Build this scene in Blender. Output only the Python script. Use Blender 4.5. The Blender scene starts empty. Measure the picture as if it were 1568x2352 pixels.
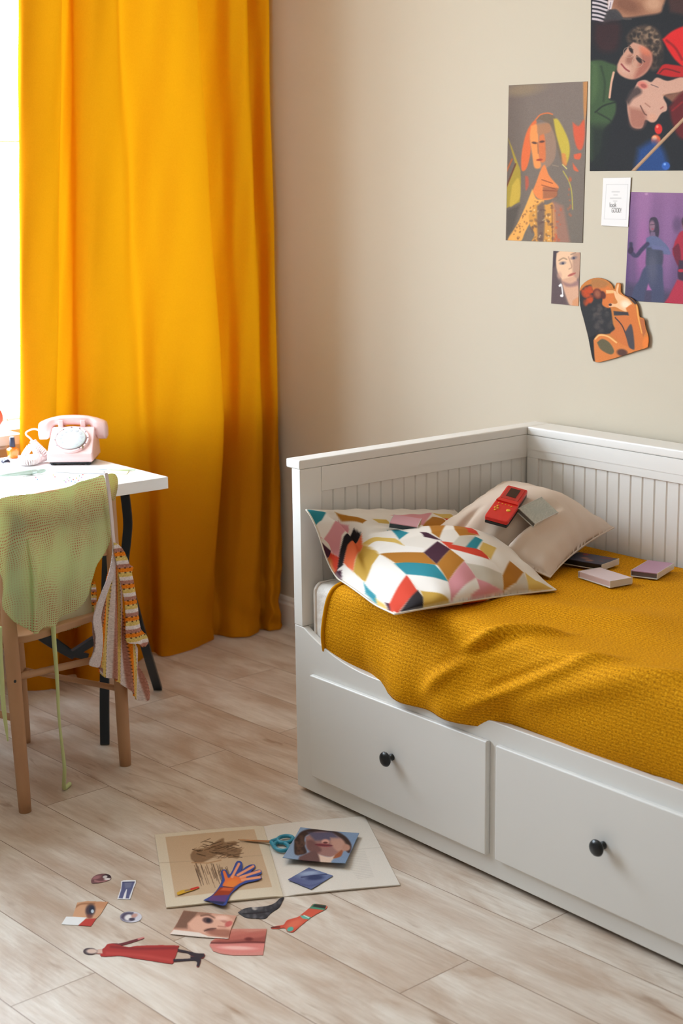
EXPOSURE = 0.0
import bpy, bmesh, math, random
import numpy as np
from mathutils import Vector, Matrix

SC = bpy.context.scene
COL = SC.collection
rng = random.Random(7)

# ------------------------------------------------------------------ camera
F_PX = 3609.0
CAM = np.array([-2.7603, -3.0685, 1.5525])
YAW, PITCH, ROLL = 0.6799, 0.2094, -0.0119

def cam_axes():
    f = np.array([math.sin(YAW)*math.cos(PITCH), math.cos(YAW)*math.cos(PITCH), -math.sin(PITCH)])
    r = np.array([math.cos(YAW), -math.sin(YAW), 0.0]); u = np.cross(r, f)
    return math.cos(ROLL)*r+math.sin(ROLL)*u, -math.sin(ROLL)*r+math.cos(ROLL)*u, f
AR, AU, AF = cam_axes()
cam_data = bpy.data.cameras.new('camera')
cam_data.sensor_fit = 'VERTICAL'; cam_data.sensor_height = 36.0; cam_data.sensor_width = 24.0
cam_data.lens = F_PX/2352*36.0
cam_data.clip_start = 0.05
cam_data.dof.use_dof = True; cam_data.dof.focus_distance = 3.85; cam_data.dof.aperture_fstop = 4.0
cam = bpy.data.objects.new('camera', cam_data); COL.objects.link(cam)
cam.matrix_world = Matrix(((AR[0], AU[0], -AF[0], CAM[0]), (AR[1], AU[1], -AF[1], CAM[1]),
                           (AR[2], AU[2], -AF[2], CAM[2]), (0, 0, 0, 1)))
SC.camera = cam

# survey helpers: a measured photo point and the plane it lies on give the point in the room
def ray(u, v):
    u = np.asarray(u, float); v = np.asarray(v, float)
    return AF + AR*((u-784)/F_PX)[..., None] - AU*((v-1176)/F_PX)[..., None]
def on_plane(u, v, p0, n):
    d = ray(u, v); n = np.asarray(n, float)
    t = ((np.asarray(p0, float)-CAM)@n)/(d@n)
    return CAM + d*t[..., None]
def on_x(u, v, c): return on_plane(u, v, (c, 0, 0), (1, 0, 0))
def on_y(u, v, c): return on_plane(u, v, (0, c, 0), (0, 1, 0))
def on_z(u, v, c): return on_plane(u, v, (0, 0, c), (0, 0, 1))
def survey(P):
    d = np.asarray(P, float)-CAM; w = d@AF
    return 784+F_PX*(d@AR)/w, 1176-F_PX*(d@AU)/w

# ------------------------------------------------------------------ object helpers
def lin(c):
    c = np.asarray(c, float)/255.0
    return np.where(c <= 0.04045, c/12.92, ((c+0.055)/1.055)**2.4)
def rgba(c):
    l = lin(c); return (float(l[0]), float(l[1]), float(l[2]), 1.0)

def tag(o, label=None, cat=None, group=None, kind=None):
    if label: o['label'] = label
    if cat: o['category'] = cat
    if group: o['group'] = group
    if kind: o['kind'] = kind
    return o
def thing(name, loc, label, cat, group=None, rz=0.0):
    o = bpy.data.objects.new(name, None); COL.objects.link(o)
    o.empty_display_size = 0.05
    o.location = [float(a) for a in loc]; o.rotation_euler = (0, 0, rz)
    return tag(o, label, cat, group)

def mk(name, V, F, mat, parent=None, smooth=False, col=None, uv=None, local=False):
    """one mesh object; world coordinates unless local"""
    V = np.asarray(V, float)
    me = bpy.data.meshes.new(name)
    if parent is not None and not local:
        M = np.array(parent_matrix(parent).inverted())
        V = V@M[:3, :3].T+M[:3, 3]
    me.from_pydata([tuple(map(float, p)) for p in V], [], [tuple(map(int, f)) for f in F])
    me.update()
    if smooth:
        me.polygons.foreach_set('use_smooth', [True]*len(me.polygons))
    if col is not None:
        at = me.color_attributes.new('Col', 'FLOAT_COLOR', 'POINT')
        c4 = np.ones((len(V), 4)); c4[:, :3] = lin(col)
        at.data.foreach_set('color', c4.ravel())
    if uv is not None:
        lay = me.uv_layers.new(name='UVMap')
        idx = np.empty(len(me.loops), int); me.loops.foreach_get('vertex_index', idx)
        lay.data.foreach_set('uv', np.asarray(uv, float)[idx].ravel())
    me.materials.append(mat)
    o = bpy.data.objects.new(name, me); COL.objects.link(o)
    if parent is not None: o.parent = parent
    return o
def parent_matrix(p):
    m = p.matrix_basis.copy()
    while p.parent is not None:
        p = p.parent; m = p.matrix_basis @ m
    return m
def bevel(o, w, seg=2, angle=35):
    m = o.modifiers.new('edge', 'BEVEL'); m.width = w; m.segments = seg
    m.limit_method = 'ANGLE'; m.angle_limit = math.radians(angle)
    for p in o.data.polygons: p.use_smooth = True
    w2 = o.modifiers.new('wn', 'WEIGHTED_NORMAL'); w2.keep_sharp = True
    return o
class MB:
    def __init__(s): s.v = []; s.f = []
    def add(s, V, F):
        k = len(s.v); s.v += [tuple(map(float, p)) for p in V]; s.f += [tuple(int(i)+k for i in f) for f in F]; return s
    def box(s, x0, x1, y0, y1, z0, z1):
        return s.add([(x0, y0, z0), (x1, y0, z0), (x1, y1, z0), (x0, y1, z0), (x0, y0, z1), (x1, y0, z1), (x1, y1, z1), (x0, y1, z1)],
                     [(0, 3, 2, 1), (4, 5, 6, 7), (0, 1, 5, 4), (1, 2, 6, 5), (2, 3, 7, 6), (3, 0, 4, 7)])
    def prism(s, pts, d):
        """polygon (3D points) pushed along vector d"""
        n = len(pts); P = [np.asarray(p, float) for p in pts]; Q = [p+np.asarray(d, float) for p in P]
        return s.add(P+Q, [tuple(range(n))[::-1], tuple(range(n, 2*n))]+[(i, (i+1) % n, n+(i+1) % n, n+i) for i in range(n)])
    def tube(s, pts, r, seg=10, cap=True, flat=None):
        P = np.asarray(pts, float); n = len(P)
        R = np.full(n, r) if np.isscalar(r) else np.asarray(r, float)
        T = np.gradient(P, axis=0); T /= np.linalg.norm(T, axis=1)[:, None]+1e-12
        a = np.array([0, 0, 1.0]) if abs(T[0, 2]) < 0.9 else np.array([1.0, 0, 0])
        N = np.cross(T[0], a); N /= np.linalg.norm(N)
        V = []; F = []
        for i in range(n):
            N = N-T[i]*(N@T[i]); N /= np.linalg.norm(N)+1e-12
            B = np.cross(T[i], N)
            for k in range(seg):
                t = 2*math.pi*k/seg
                V.append(P[i]+R[i]*(math.cos(t)*N+math.sin(t)*B))
        for i in range(n-1):
            for k in range(seg):
                F.append((i*seg+k, i*seg+(k+1) % seg, (i+1)*seg+(k+1) % seg, (i+1)*seg+k))
        if cap:
            F.append(tuple(range(seg))[::-1]); F.append(tuple((n-1)*seg+k for k in range(seg)))
        return s.add(V, F)
    def lathe(s, prof, seg=24, o=(0, 0, 0), ax=(0, 0, 1)):
        """profile of (radius, height) about an axis"""
        ax = Vector(ax).normalized(); q = Vector((0, 0, 1)).rotation_difference(ax)
        V = []; F = []
        for (r, h) in prof:
            for k in range(seg):
                t = 2*math.pi*k/seg
                p = q @ Vector((r*math.cos(t), r*math.sin(t), h)); V.append((p.x+o[0], p.y+o[1], p.z+o[2]))
        for i in range(len(prof)-1):
            for k in range(seg):
                F.append((i*seg+k, i*seg+(k+1) % seg, (i+1)*seg+(k+1) % seg, (i+1)*seg+k))
        F.append(tuple(range(seg))[::-1]); F.append(tuple((len(prof)-1)*seg+k for k in range(seg)))
        return s.add(V, F)
    def build(s, name, mat, parent=None, smooth=False, local=False):
        return mk(name, s.v, s.f, mat, parent, smooth, local=local)
def grid_faces(nu, nv):
    i = np.arange(nu-1)[:, None]*nv+np.arange(nv-1)[None, :]
    i = i.ravel()
    return np.stack([i, i+nv, i+nv+1, i+1], 1)
def smoothline(pts, n=12):
    """Catmull-Rom through the points"""
    P = np.asarray(pts, float); P = np.vstack([2*P[0]-P[1], P, 2*P[-1]-P[-2]]); out = []
    for i in range(1, len(P)-2):
        for t in np.linspace(0, 1, n, endpoint=False):
            a, b, c, d = P[i-1:i+3]
            out.append(0.5*((2*b)+(-a+c)*t+(2*a-5*b+4*c-d)*t*t+(-a+3*b-3*c+d)*t**3))
    out.append(P[-2]); return np.array(out)

# ------------------------------------------------------------------ materials
def mat(name, color, rough=0.5, spec=0.5, metallic=0.0, bump=None, coat=0.0, sheen=0.0, noise=None):
    m = bpy.data.materials.new(name); m.use_nodes = True
    nt = m.node_tree; b = nt.nodes['Principled BSDF']
    b.inputs['Base Color'].default_value = rgba(color)
    b.inputs['Roughness'].default_value = rough
    b.inputs['Specular IOR Level'].default_value = spec
    b.inputs['Metallic'].default_value = metallic
    b.inputs['Coat Weight'].default_value = coat
    b.inputs['Sheen Weight'].default_value = sheen
    if noise:   # (scale, second colour)
        tc = nt.nodes.new('ShaderNodeTexCoord'); n = nt.nodes.new('ShaderNodeTexNoise')
        n.inputs['Scale'].default_value = noise[0]; n.inputs['Detail'].default_value = 5
        mx = nt.nodes.new('ShaderNodeMix'); mx.data_type = 'RGBA'
        mx.inputs[6].default_value = rgba(color); mx.inputs[7].default_value = rgba(noise[1])
        nt.links.new(tc.outputs['Object'], n.inputs['Vector']); nt.links.new(n.outputs['Fac'], mx.inputs[0])
        nt.links.new(mx.outputs[2], b.inputs['Base Color'])
    if bump:    # (scale, strength, distance)
        tc = nt.nodes.new('ShaderNodeTexCoord'); n = nt.nodes.new('ShaderNodeTexNoise')
        n.inputs['Scale'].default_value = bump[0]; n.inputs['Detail'].default_value = 4
        bp = nt.nodes.new('ShaderNodeBump'); bp.inputs['Strength'].default_value = bump[1]; bp.inputs['Distance'].default_value = bump[2]
        nt.links.new(tc.outputs['Object'], n.inputs['Vector']); nt.links.new(n.outputs['Fac'], bp.inputs['Height'])
        nt.links.new(bp.outputs['Normal'], b.inputs['Normal'])
    return m
def mat_print(name, rough=0.45, trans=0.0, bump=None, spec=0.25):
    """ink colours carried by the sheet"""
    m = bpy.data.materials.new(name); m.use_nodes = True
    nt = m.node_tree; b = nt.nodes['Principled BSDF']
    a = nt.nodes.new('ShaderNodeAttribute'); a.attribute_name = 'Col'
    nt.links.new(a.outputs['Color'], b.inputs['Base Color'])
    b.inputs['Roughness'].default_value = rough; b.inputs['Specular IOR Level'].default_value = spec
    if bump:
        tc = nt.nodes.new('ShaderNodeTexCoord'); n = nt.nodes.new('ShaderNodeTexNoise')
        n.inputs['Scale'].default_value = bump[0]; n.inputs['Detail'].default_value = 4
        bp = nt.nodes.new('ShaderNodeBump'); bp.inputs['Strength'].default_value = bump[1]; bp.inputs['Distance'].default_value = bump[2]
        nt.links.new(tc.outputs['Object'], n.inputs['Vector']); nt.links.new(n.outputs['Fac'], bp.inputs['Height'])
        nt.links.new(bp.outputs['Normal'], b.inputs['Normal'])
    if trans > 0:
        out = nt.nodes['Material Output']; t = nt.nodes.new('ShaderNodeBsdfTranslucent'); mx = nt.nodes.new('ShaderNodeMixShader')
        nt.links.new(a.outputs['Color'], t.inputs['Color'])
        mx.inputs[0].default_value = trans
        nt.links.new(b.outputs[0], mx.inputs[1]); nt.links.new(t.outputs[0], mx.inputs[2]); nt.links.new(mx.outputs[0], out.inputs[0])
    return m

M_WHITE = mat('white_lacquer', (232, 230, 226), 0.32, 0.4)
M_WALL = mat('cream_wall_paint', (198, 188, 170), 0.85, 0.2, bump=(180, 0.08, 0.002))
M_WALL2 = mat('unseen_wall_darkened', (176, 170, 160), 0.85, 0.2)  # unseen walls, toned darker than the others to cut bounced fill light
M_FRONT = mat('greyer_white_front', (221, 219, 215), 0.35, 0.4)  # a little greyer than the frame white
M_CEIL = mat('ceiling_paint', (238, 236, 230), 0.9, 0.2)
M_TRIM = mat('white_trim_paint', (226, 220, 212), 0.4, 0.4)
M_KNOB = mat('black_knob', (16, 22, 27), 0.28, 0.5)
M_PAPER = mat_print('printed_paper', 0.5)
M_PHOTO = mat_print('satin_photo_print', 0.55, spec=0.12)
M_DESK = mat('white_desk_top', (240, 240, 240), 0.3, 0.4)
M_STEEL = mat('dark_blue_steel', (14, 27, 38), 0.4, 0.5)
M_BEECH = mat('pale_beech', (190, 148, 112), 0.5, 0.35, noise=(9, (174, 130, 96)))
M_SHEET = mat('white_sheet', (232, 228, 224), 0.9, 0.1, bump=(34, 0.6, 0.012))

def floor_material():
    m = bpy.data.materials.new('pale_oak_laminate'); m.use_nodes = True
    nt = m.node_tree; L = nt.links; N = nt.nodes; b = N['Principled BSDF']
    tc = N.new('ShaderNodeTexCoord'); mp = N.new('ShaderNodeMapping')
    mp.inputs['Rotation'].default_value = (0, 0, math.radians(87.0)); mp.inputs['Location'].default_value = (0.38, 0.008, 0)
    L.new(tc.outputs['Object'], mp.inputs['Vector'])
    br = N.new('ShaderNodeTexBrick'); br.offset = 0.37; br.offset_frequency = 2
    br.inputs['Scale'].default_value = 1.0; br.inputs['Brick Width'].default_value = 1.29; br.inputs['Row Height'].default_value = 0.193
    br.inputs['Mortar Size'].default_value = 0.0013; br.inputs['Mortar Smooth'].default_value = 0.4; br.inputs['Bias'].default_value = 0.0
    br.inputs['Color1'].default_value = (0.0, 0, 0, 1); br.inputs['Color2'].default_value = (1, 1, 1, 1); br.inputs['Mortar'].default_value = (0.5, 0.5, 0.5, 1)
    L.new(mp.outputs[0], br.inputs['Vector'])
    def noise(scale, vec_scale, detail, rough=0.55, dist=0.0):
        q = N.new('ShaderNodeMapping'); q.inputs['Scale'].default_value = vec_scale; L.new(mp.outputs[0], q.inputs['Vector'])
        # shift each plank's figure by the plank's own value
        ad = N.new('ShaderNodeVectorMath'); ad.operation = 'MULTIPLY_ADD'; ad.inputs[1].default_value = (7, 3, 5)
        L.new(br.outputs['Color'], ad.inputs[0]); L.new(q.outputs[0], ad.inputs[2])
        n = N.new('ShaderNodeTexNoise'); n.inputs['Scale'].default_value = scale; n.inputs['Detail'].default_value = detail
        n.inputs['Roughness'].default_value = rough; n.inputs['Distortion'].default_value = dist
        L.new(ad.outputs[0], n.inputs['Vector']); return n
    n1 = noise(3.2, (1.0, 3.2, 1), 6, 0.6, 0.5)       # broad clouds
    n2 = noise(18, (0.6, 7, 1), 5, 0.6)               # fine grain
    n3 = noise(5, (1.0, 4.5, 1), 3, 0.5, 1.2)         # darker streaks and knots
    r1 = N.new('ShaderNodeValToRGB'); r1.color_ramp.elements[0].position = 0.36; r1.color_ramp.elements[1].position = 0.66
    r1.color_ramp.elements[0].color = rgba((188, 166, 147)); r1.color_ramp.elements[1].color = rgba((222, 213, 202))
    L.new(n1.outputs['Fac'], r1.inputs[0])
    r2 = N.new('ShaderNodeValToRGB'); r2.color_ramp.elements[0].position = 0.3; r2.color_ramp.elements[1].position = 0.62
    r2.color_ramp.elements[0].color = (0.86, 0.83, 0.80, 1); r2.color_ramp.elements[1].color = (1, 1, 1, 1)
    L.new(n2.outputs['Fac'], r2.inputs[0])
    r3 = N.new('ShaderNodeValToRGB'); r3.color_ramp.elements[0].position = 0.22; r3.color_ramp.elements[1].position = 0.36
    r3.color_ramp.elements[0].color = (0.62, 0.52, 0.44, 1); r3.color_ramp.elements[1].color = (1, 1, 1, 1)
    L.new(n3.outputs['Fac'], r3.inputs[0])
    def mul(a, c):
        x = N.new('ShaderNodeMix'); x.data_type = 'RGBA'; x.blend_type = 'MULTIPLY'; x.inputs[0].default_value = 1
        L.new(a, x.inputs[6]); L.new(c, x.inputs[7]); return x.outputs[2]
    c = mul(mul(r1.outputs[0], r2.outputs[0]), r3.outputs[0])
    seam = N.new('ShaderNodeMix'); seam.data_type = 'RGBA'; L.new(br.outputs['Fac'], seam.inputs[0])
    L.new(c, seam.inputs[6]); seam.inputs[7].default_value = rgba((128, 102, 82))
    L.new(seam.outputs[2], b.inputs['Base Color'])
    rr = N.new('ShaderNodeMapRange'); rr.inputs['To Min'].default_value = 0.34; rr.inputs['To Max'].default_value = 0.46
    L.new(n2.outputs['Fac'], rr.inputs['Value']); L.new(rr.outputs[0], b.inputs['Roughness'])
    b.inputs['Specular IOR Level'].default_value = 0.55
    bp = N.new('ShaderNodeBump'); bp.inputs['Strength'].default_value = 0.25; bp.inputs['Distance'].default_value = 0.002
    s = N.new('ShaderNodeMath'); s.operation = 'MULTIPLY_ADD'; s.inputs[1].default_value = -1.2; L.new(br.outputs['Fac'], s.inputs[0]); L.new(n2.outputs['Fac'], s.inputs[2])
    L.new(s.outputs[0], bp.inputs['Height']); L.new(bp.outputs[0], b.inputs['Normal'])
    return m
M_FLOOR = floor_material()

def curtain_material():
    m = bpy.data.materials.new('mustard_curtain_cloth'); m.use_nodes = True
    nt = m.node_tree; L = nt.links; N = nt.nodes; N.remove(N['Principled BSDF']); out = N['Material Output']
    d = N.new('ShaderNodeBsdfDiffuse'); t = N.new('ShaderNodeBsdfTranslucent'); mx = N.new('ShaderNodeMixShader')
    tc = N.new('ShaderNodeTexCoord'); n = N.new('ShaderNodeTexNoise'); n.inputs['Scale'].default_value = 260; n.inputs['Detail'].default_value = 2
    L.new(tc.outputs['Object'], n.inputs['Vector'])
    c = N.new('ShaderNodeMix'); c.data_type = 'RGBA'; c.inputs[6].default_value = rgba((204, 124, 14)); c.inputs[7].default_value = rgba((214, 138, 26))
    L.new(n.outputs['Fac'], c.inputs[0]); L.new(c.outputs[2], d.inputs['Color'])
    c2 = N.new('ShaderNodeMix'); c2.data_type = 'RGBA'; c2.inputs[6].default_value = rgba((139, 95, 3)); c2.inputs[7].default_value = rgba((147, 104, 6))
    L.new(n.outputs['Fac'], c2.inputs[0]); L.new(c2.outputs[2], t.inputs['Color'])
    mx.inputs[0].default_value = 0.30
    L.new(d.outputs[0], mx.inputs[1]); L.new(t.outputs[0], mx.inputs[2]); L.new(mx.outputs[0], out.inputs[0])
    bp = N.new('ShaderNodeBump'); bp.inputs['Strength'].default_value = 0.15; bp.inputs['Distance'].default_value = 0.001
    L.new(n.outputs['Fac'], bp.inputs['Height']); L.new(bp.outputs[0], d.inputs['Normal'])
    return m
M_CURTAIN = curtain_material()

def blanket_material():
    m = bpy.data.materials.new('mustard_chenille'); m.use_nodes = True
    nt = m.node_tree; L = nt.links; N = nt.nodes; b = N['Principled BSDF']
    uv = N.new('ShaderNodeUVMap')
    w = N.new('ShaderNodeTexWave'); w.wave_type = 'BANDS'; w.bands_direction = 'Y'; w.inputs['Scale'].default_value = 36
    w.inputs['Distortion'].default_value = 1.6; w.inputs['Detail'].default_value = 2; w.inputs['Detail Scale'].default_value = 5
    L.new(uv.outputs[0], w.inputs['Vector'])
    mp = N.new('ShaderNodeMapping'); mp.inputs['Scale'].default_value = (1.0, 2.3, 1); L.new(uv.outputs[0], mp.inputs['Vector'])
    n = N.new('ShaderNodeTexNoise'); n.inputs['Scale'].default_value = 190; n.inputs['Detail'].default_value = 4; n.inputs['Roughness'].default_value = 0.7
    L.new(mp.outputs[0], n.inputs['Vector'])
    r = N.new('ShaderNodeValToRGB'); e = r.color_ramp.elements
    e[0].position = 0.32; e[0].color = rgba((136, 82, 0)); e[1].position = 0.72; e[1].color = rgba((250, 194, 40))
    x = e.new(0.52); x.color = rgba((212, 142, 2))
    ad = N.new('ShaderNodeMath'); ad.operation = 'MULTIPLY_ADD'; ad.inputs[1].default_value = 0.07; L.new(w.outputs['Fac'], ad.inputs[0])
    sb = N.new('ShaderNodeMath'); sb.operation = 'SUBTRACT'; sb.inputs[1].default_value = 0.035; L.new(n.outputs['Fac'], sb.inputs[0]); L.new(sb.outputs[0], ad.inputs[2])
    L.new(ad.outputs[0], r.inputs[0]); L.new(r.outputs[0], b.inputs['Base Color'])
    b.inputs['Roughness'].default_value = 0.75; b.inputs['Sheen Weight'].default_value = 0.0; b.inputs['Sheen Roughness'].default_value = 0.4
    b.inputs['Sheen Tint'].default_value = rgba((250, 220, 120)); b.inputs['Specular IOR Level'].default_value = 0.06
    bp = N.new('ShaderNodeBump'); bp.inputs['Strength'].default_value = 0.5; bp.inputs['Distance'].default_value = 0.003
    L.new(ad.outputs[0], bp.inputs['Height']); L.new(bp.outputs[0], b.inputs['Normal'])
    return m
M_BLANKET = blanket_material()

# ------------------------------------------------------------------ printed sheets
def poly_alpha(U, V, pts, soft):
    P = np.asarray(pts, float); a = np.zeros(U.shape)
    lo = P.min(0)-soft; hi = P.max(0)+soft
    k = (U >= lo[0]) & (U <= hi[0]) & (V >= lo[1]) & (V <= hi[1])
    if not k.any(): return a
    x = U[k]; y = V[k]; inside = np.zeros(x.shape, bool); dmin = np.full(x.shape, 1e9)
    for i in range(len(P)):
        x0, y0 = P[i]; x1, y1 = P[(i+1) % len(P)]
        if y0 != y1:
            c = ((y0 > y) != (y1 > y)) & (x < (x1-x0)*(y-y0)/(y1-y0)+x0); inside ^= c
        dx, dy = x1-x0, y1-y0; L2 = dx*dx+dy*dy+1e-12
        t = np.clip(((x-x0)*dx+(y-y0)*dy)/L2, 0, 1)
        dmin = np.minimum(dmin, np.hypot(x-x0-t*dx, y-y0-t*dy))
    sd = np.where(inside, dmin, -dmin)
    a[k] = np.clip(0.5+sd/max(soft, 1e-6), 0, 1); return a
class Ink:
    """paints colours over drawing coordinates; tf = origin and scale of the drawing"""
    def __init__(s, U, V, base):
        s.U = U; s.V = V; s.C = np.empty(U.shape+(3,)); s.C[:] = base; s.o = (0, 0); s.k = 1.0
    def tf(s, ox, oy, k): s.o = (ox, oy); s.k = k; return s
    def T(s, p): p = np.asarray(p, float); return p/s.k+np.array(s.o)
    def put(s, a, col): s.C += a[..., None]*(np.asarray(col, float)-s.C); return s
    def poly(s, pts, col, soft=3.0, a=1.0): return s.put(a*poly_alpha(s.U, s.V, s.T(pts), soft/s.k), col)
    def blob(s, pts, col, soft=3.0, a=1.0):
        P = np.asarray(pts, float); P = np.vstack([P, P[:1]]); return s.poly(smoothline(P, 6), col, soft, a)
    def ell(s, cx, cy, rx, ry, col, ang=0, soft=0.25, a=1.0):
        c = s.T((cx, cy)); t = math.radians(ang); dx = s.U-c[0]; dy = s.V-c[1]
        x = (dx*math.cos(t)+dy*math.sin(t))/(rx/s.k); y = (-dx*math.sin(t)+dy*math.cos(t))/(ry/s.k)
        return s.put(a*np.clip((1-np.hypot(x, y))/soft+0.5, 0, 1), col)
    def line(s, pts, w, col, soft=2.0, a=1.0, curve=False):
        P = s.T(pts); P = smoothline(P, 6) if curve else P; d = np.full(s.U.shape, 1e9)
        for (x0, y0), (x1, y1) in zip(P[:-1], P[1:]):
            dx, dy = x1-x0, y1-y0; L2 = dx*dx+dy*dy+1e-12
            t = np.clip(((s.U-x0)*dx+(s.V-y0)*dy)/L2, 0, 1); d = np.minimum(d, np.hypot(s.U-x0-t*dx, s.V-y0-t*dy))
        return s.put(a*np.clip(0.5+(w/2/s.k-d)/(soft/s.k), 0, 1), col)
    def grad(s, p0, p1, c0, c1, a=1.0):
        P = s.T([p0, p1]); d = P[1]-P[0]; t = np.clip(((s.U-P[0, 0])*d[0]+(s.V-P[0, 1])*d[1])/(d@d), 0, 1)
        col = np.asarray(c0, float)+t[..., None]*(np.asarray(c1, float)-np.asarray(c0, float)); s.C += a*(col-s.C); return s
    def grain(s, amt, seed=1, size=1):
        r = np.random.RandomState(seed); n = r.randn((s.U.shape[0]+size-1)//size, (s.U.shape[1]+size-1)//size)
        n = np.kron(n, np.ones((size, size)))[:s.U.shape[0], :s.U.shape[1]]; s.C = np.clip(s.C+amt*n[..., None], 0, 255); return s
    def mottle(s, pts, col, n, r, seed=1, a=0.6, soft=0.6):
        """scattered soft dabs inside a polygon"""
        R = random.Random(seed); P = np.asarray(pts, float); lo = P.min(0); hi = P.max(0); m = 0
        while m < n:
            x = R.uniform(lo[0], hi[0]); y = R.uniform(lo[1], hi[1])
            if poly_alpha(np.array([x]), np.array([y]), P, 0.01)[0] > 0.5:
                s.ell(x, y, r*R.uniform(0.5, 1.3), r*R.uniform(0.4, 1.0), col, R.uniform(0, 180), soft, a*R.uniform(0.5, 1)); m += 1
        return s

class Sheet:
    """a sheet of paper: a grid over four corners of the drawing, laid on a plane of the room"""
    def __init__(s, corners, nu, nv, base):
        tl, tr, br, bl = [np.asarray(c, float) for c in corners]
        a = np.linspace(0, 1, nu)[:, None, None]; b = np.linspace(0, 1, nv)[None, :, None]
        G = tl*(1-a)*(1-b)+tr*a*(1-b)+br*a*b+bl*(1-a)*b
        s.A = a[..., 0]+0*b[..., 0]; s.B = b[..., 0]+0*a[..., 0]
        s.nu, s.nv = nu, nv; s.U = G[..., 0]; s.V = G[..., 1]; s.ink = Ink(s.U, s.V, base); s.mask = None
    def cut(s, polys, k=None):
        m = np.zeros(s.U.shape, bool)
        for p in polys: m |= poly_alpha(s.U, s.V, s.ink.T(p), 1e-4) > 0.5
        s.mask = m; return s
    def build(s, name, place, material, parent=None, lift=None, up=(0, 0, 1), thick=0.0006):
        W = place(s.U, s.V)
        if lift is not None: W = W+np.asarray(up, float)*np.asarray(lift(s.A, s.B))[..., None]
        V = W.reshape(-1, 3); F = grid_faces(s.nu, s.nv); C = s.ink.C.reshape(-1, 3)
        if s.mask is not None:
            mk_ = s.mask.ravel(); F = F[mk_[F].sum(1) >= 3]
            used = np.unique(F); re = -np.ones(len(V), int); re[used] = np.arange(len(used)); V = V[used]; C = C[used]; F = re[F]
        n = np.cross(V[F[0][1]]-V[F[0][0]], V[F[0][3]]-V[F[0][0]])
        if n@np.asarray(up, float) < 0: F = F[:, ::-1]
        o = mk(name, V, F, material, parent, smooth=True, col=np.clip(C, 0, 255))
        if thick:
            m = o.modifiers.new('thickness', 'SOLIDIFY'); m.thickness = thick; m.offset = -1
        return o
SKY = 19.0
# ================================================================== the room
XW, YW, XL, YN, ZC = 0.474, 1.36, -4.7, -5.2, 2.95
WX0, WX1, WZ0, WZ1 = -2.60, 0.42, 0.797, 2.72
tag(MB().box(XL, XW+0.0, YN, YW, -0.05, 0.0).build('floor', M_FLOOR), 'pale oak laminate floor of long planks', 'floor', kind='structure')
tag(MB().box(XL, XW, YN, YW, ZC, ZC+0.05).build('ceiling', M_CEIL), 'white painted ceiling', 'ceiling', kind='structure')
tag(MB().box(XW, XW+0.12, YN, YW+0.25, -0.05, ZC+0.05).build('wall_right', M_WALL), 'plain cream wall with photo prints stuck on it', 'wall', kind='structure')
tag(MB().box(XL-0.12, XL, YN, YW+0.25, -0.05, ZC+0.05).build('wall_left', M_WALL2), 'plain wall opposite the bed, darkened to lower the fill light', 'wall', kind='structure')
tag(MB().box(XL-0.12, XW+0.12, YN-0.12, YN, -0.05, ZC+0.05).build('wall_near', M_WALL2), 'plain wall behind the viewer, darkened to lower the fill light', 'wall', kind='structure')
w = MB()
w.box(XL, WX0, YW, YW+0.25, -0.05, ZC+0.05).box(WX1, XW, YW, YW+0.25, -0.05, ZC+0.05)
w.box(WX0, WX1, YW, YW+0.25, -0.05, WZ0-0.03).box(WX0, WX1, YW, YW+0.25, WZ1, ZC+0.05)
tag(w.build('wall_far', M_WALL), 'cream wall around the window', 'wall', kind='structure')
win = thing('window_1', ((WX0+WX1)/2, YW+0.16, WZ0), 'wide bright window behind the mustard curtain', 'window'); win['kind'] = 'structure'
f = MB(); a, b_ = YW+0.17, YW+0.22
f.box(WX0, WX1, a, b_, WZ0, WZ0+0.012).box(WX0, WX1, a, b_, WZ1-0.05, WZ1).box(WX0, WX0+0.05, a, b_, WZ0, WZ1).box(WX1-0.05, WX1, a, b_, WZ0, WZ1)
f.box(-1.42, -1.36, a, b_, WZ0, WZ1)
f.box(WX0, WX1, a+0.02, a+0.03, 1.030, 1.033).box(WX0, WX1, a+0.02, a+0.03, 1.676, 1.681)
f.build('window_frame', M_TRIM, win)
MB().box(WX0, -0.525, YW-0.11, YW+0.25, WZ0-0.03, WZ0).box(-0.525, WX1, YW-0.01, YW+0.25, WZ0-0.03, WZ0).build('window_sill', M_TRIM, win)
mg = bpy.data.materials.new('window_glass'); mg.use_nodes = True
nt = mg.node_tree; nt.nodes.remove(nt.nodes['Principled BSDF'])
t_ = nt.nodes.new('ShaderNodeBsdfTransparent'); g_ = nt.nodes.new('ShaderNodeBsdfGlossy'); g_.inputs['Roughness'].default_value = 0.02
x_ = nt.nodes.new('ShaderNodeMixShader'); x_.inputs[0].default_value = 0.05
nt.links.new(t_.outputs[0], x_.inputs[1]); nt.links.new(g_.outputs[0], x_.inputs[2]); nt.links.new(x_.outputs[0], nt.nodes['Material Output'].inputs[0])
MB().box(WX0+0.02, WX1-0.02, YW+0.192, YW+0.198, WZ0+0.01, WZ1-0.02).build('glass_pane', mg, win)
def board(name, p0, p1, inward, label):
    """skirting board with a moulded top between two floor points"""
    prof = [(0, 0), (0.016, 0), (0.016, 0.078), (0.011, 0.086), (0.011, 0.096), (0.006, 0.104), (0, 0.106)]
    p0 = np.array(p0, float); p1 = np.array(p1, float); n = np.array(inward, float)
    pts = [p0+n*d+np.array([0, 0, h]) for d, h in prof]
    return tag(MB().prism(pts, p1-p0).build(name, M_TRIM), label, 'baseboard', kind='structure')
board('baseboard_right', (XW, YN, 0), (XW, YW, 0), (-1, 0, 0), 'moulded white baseboard along the cream wall beside the bed')
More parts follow.
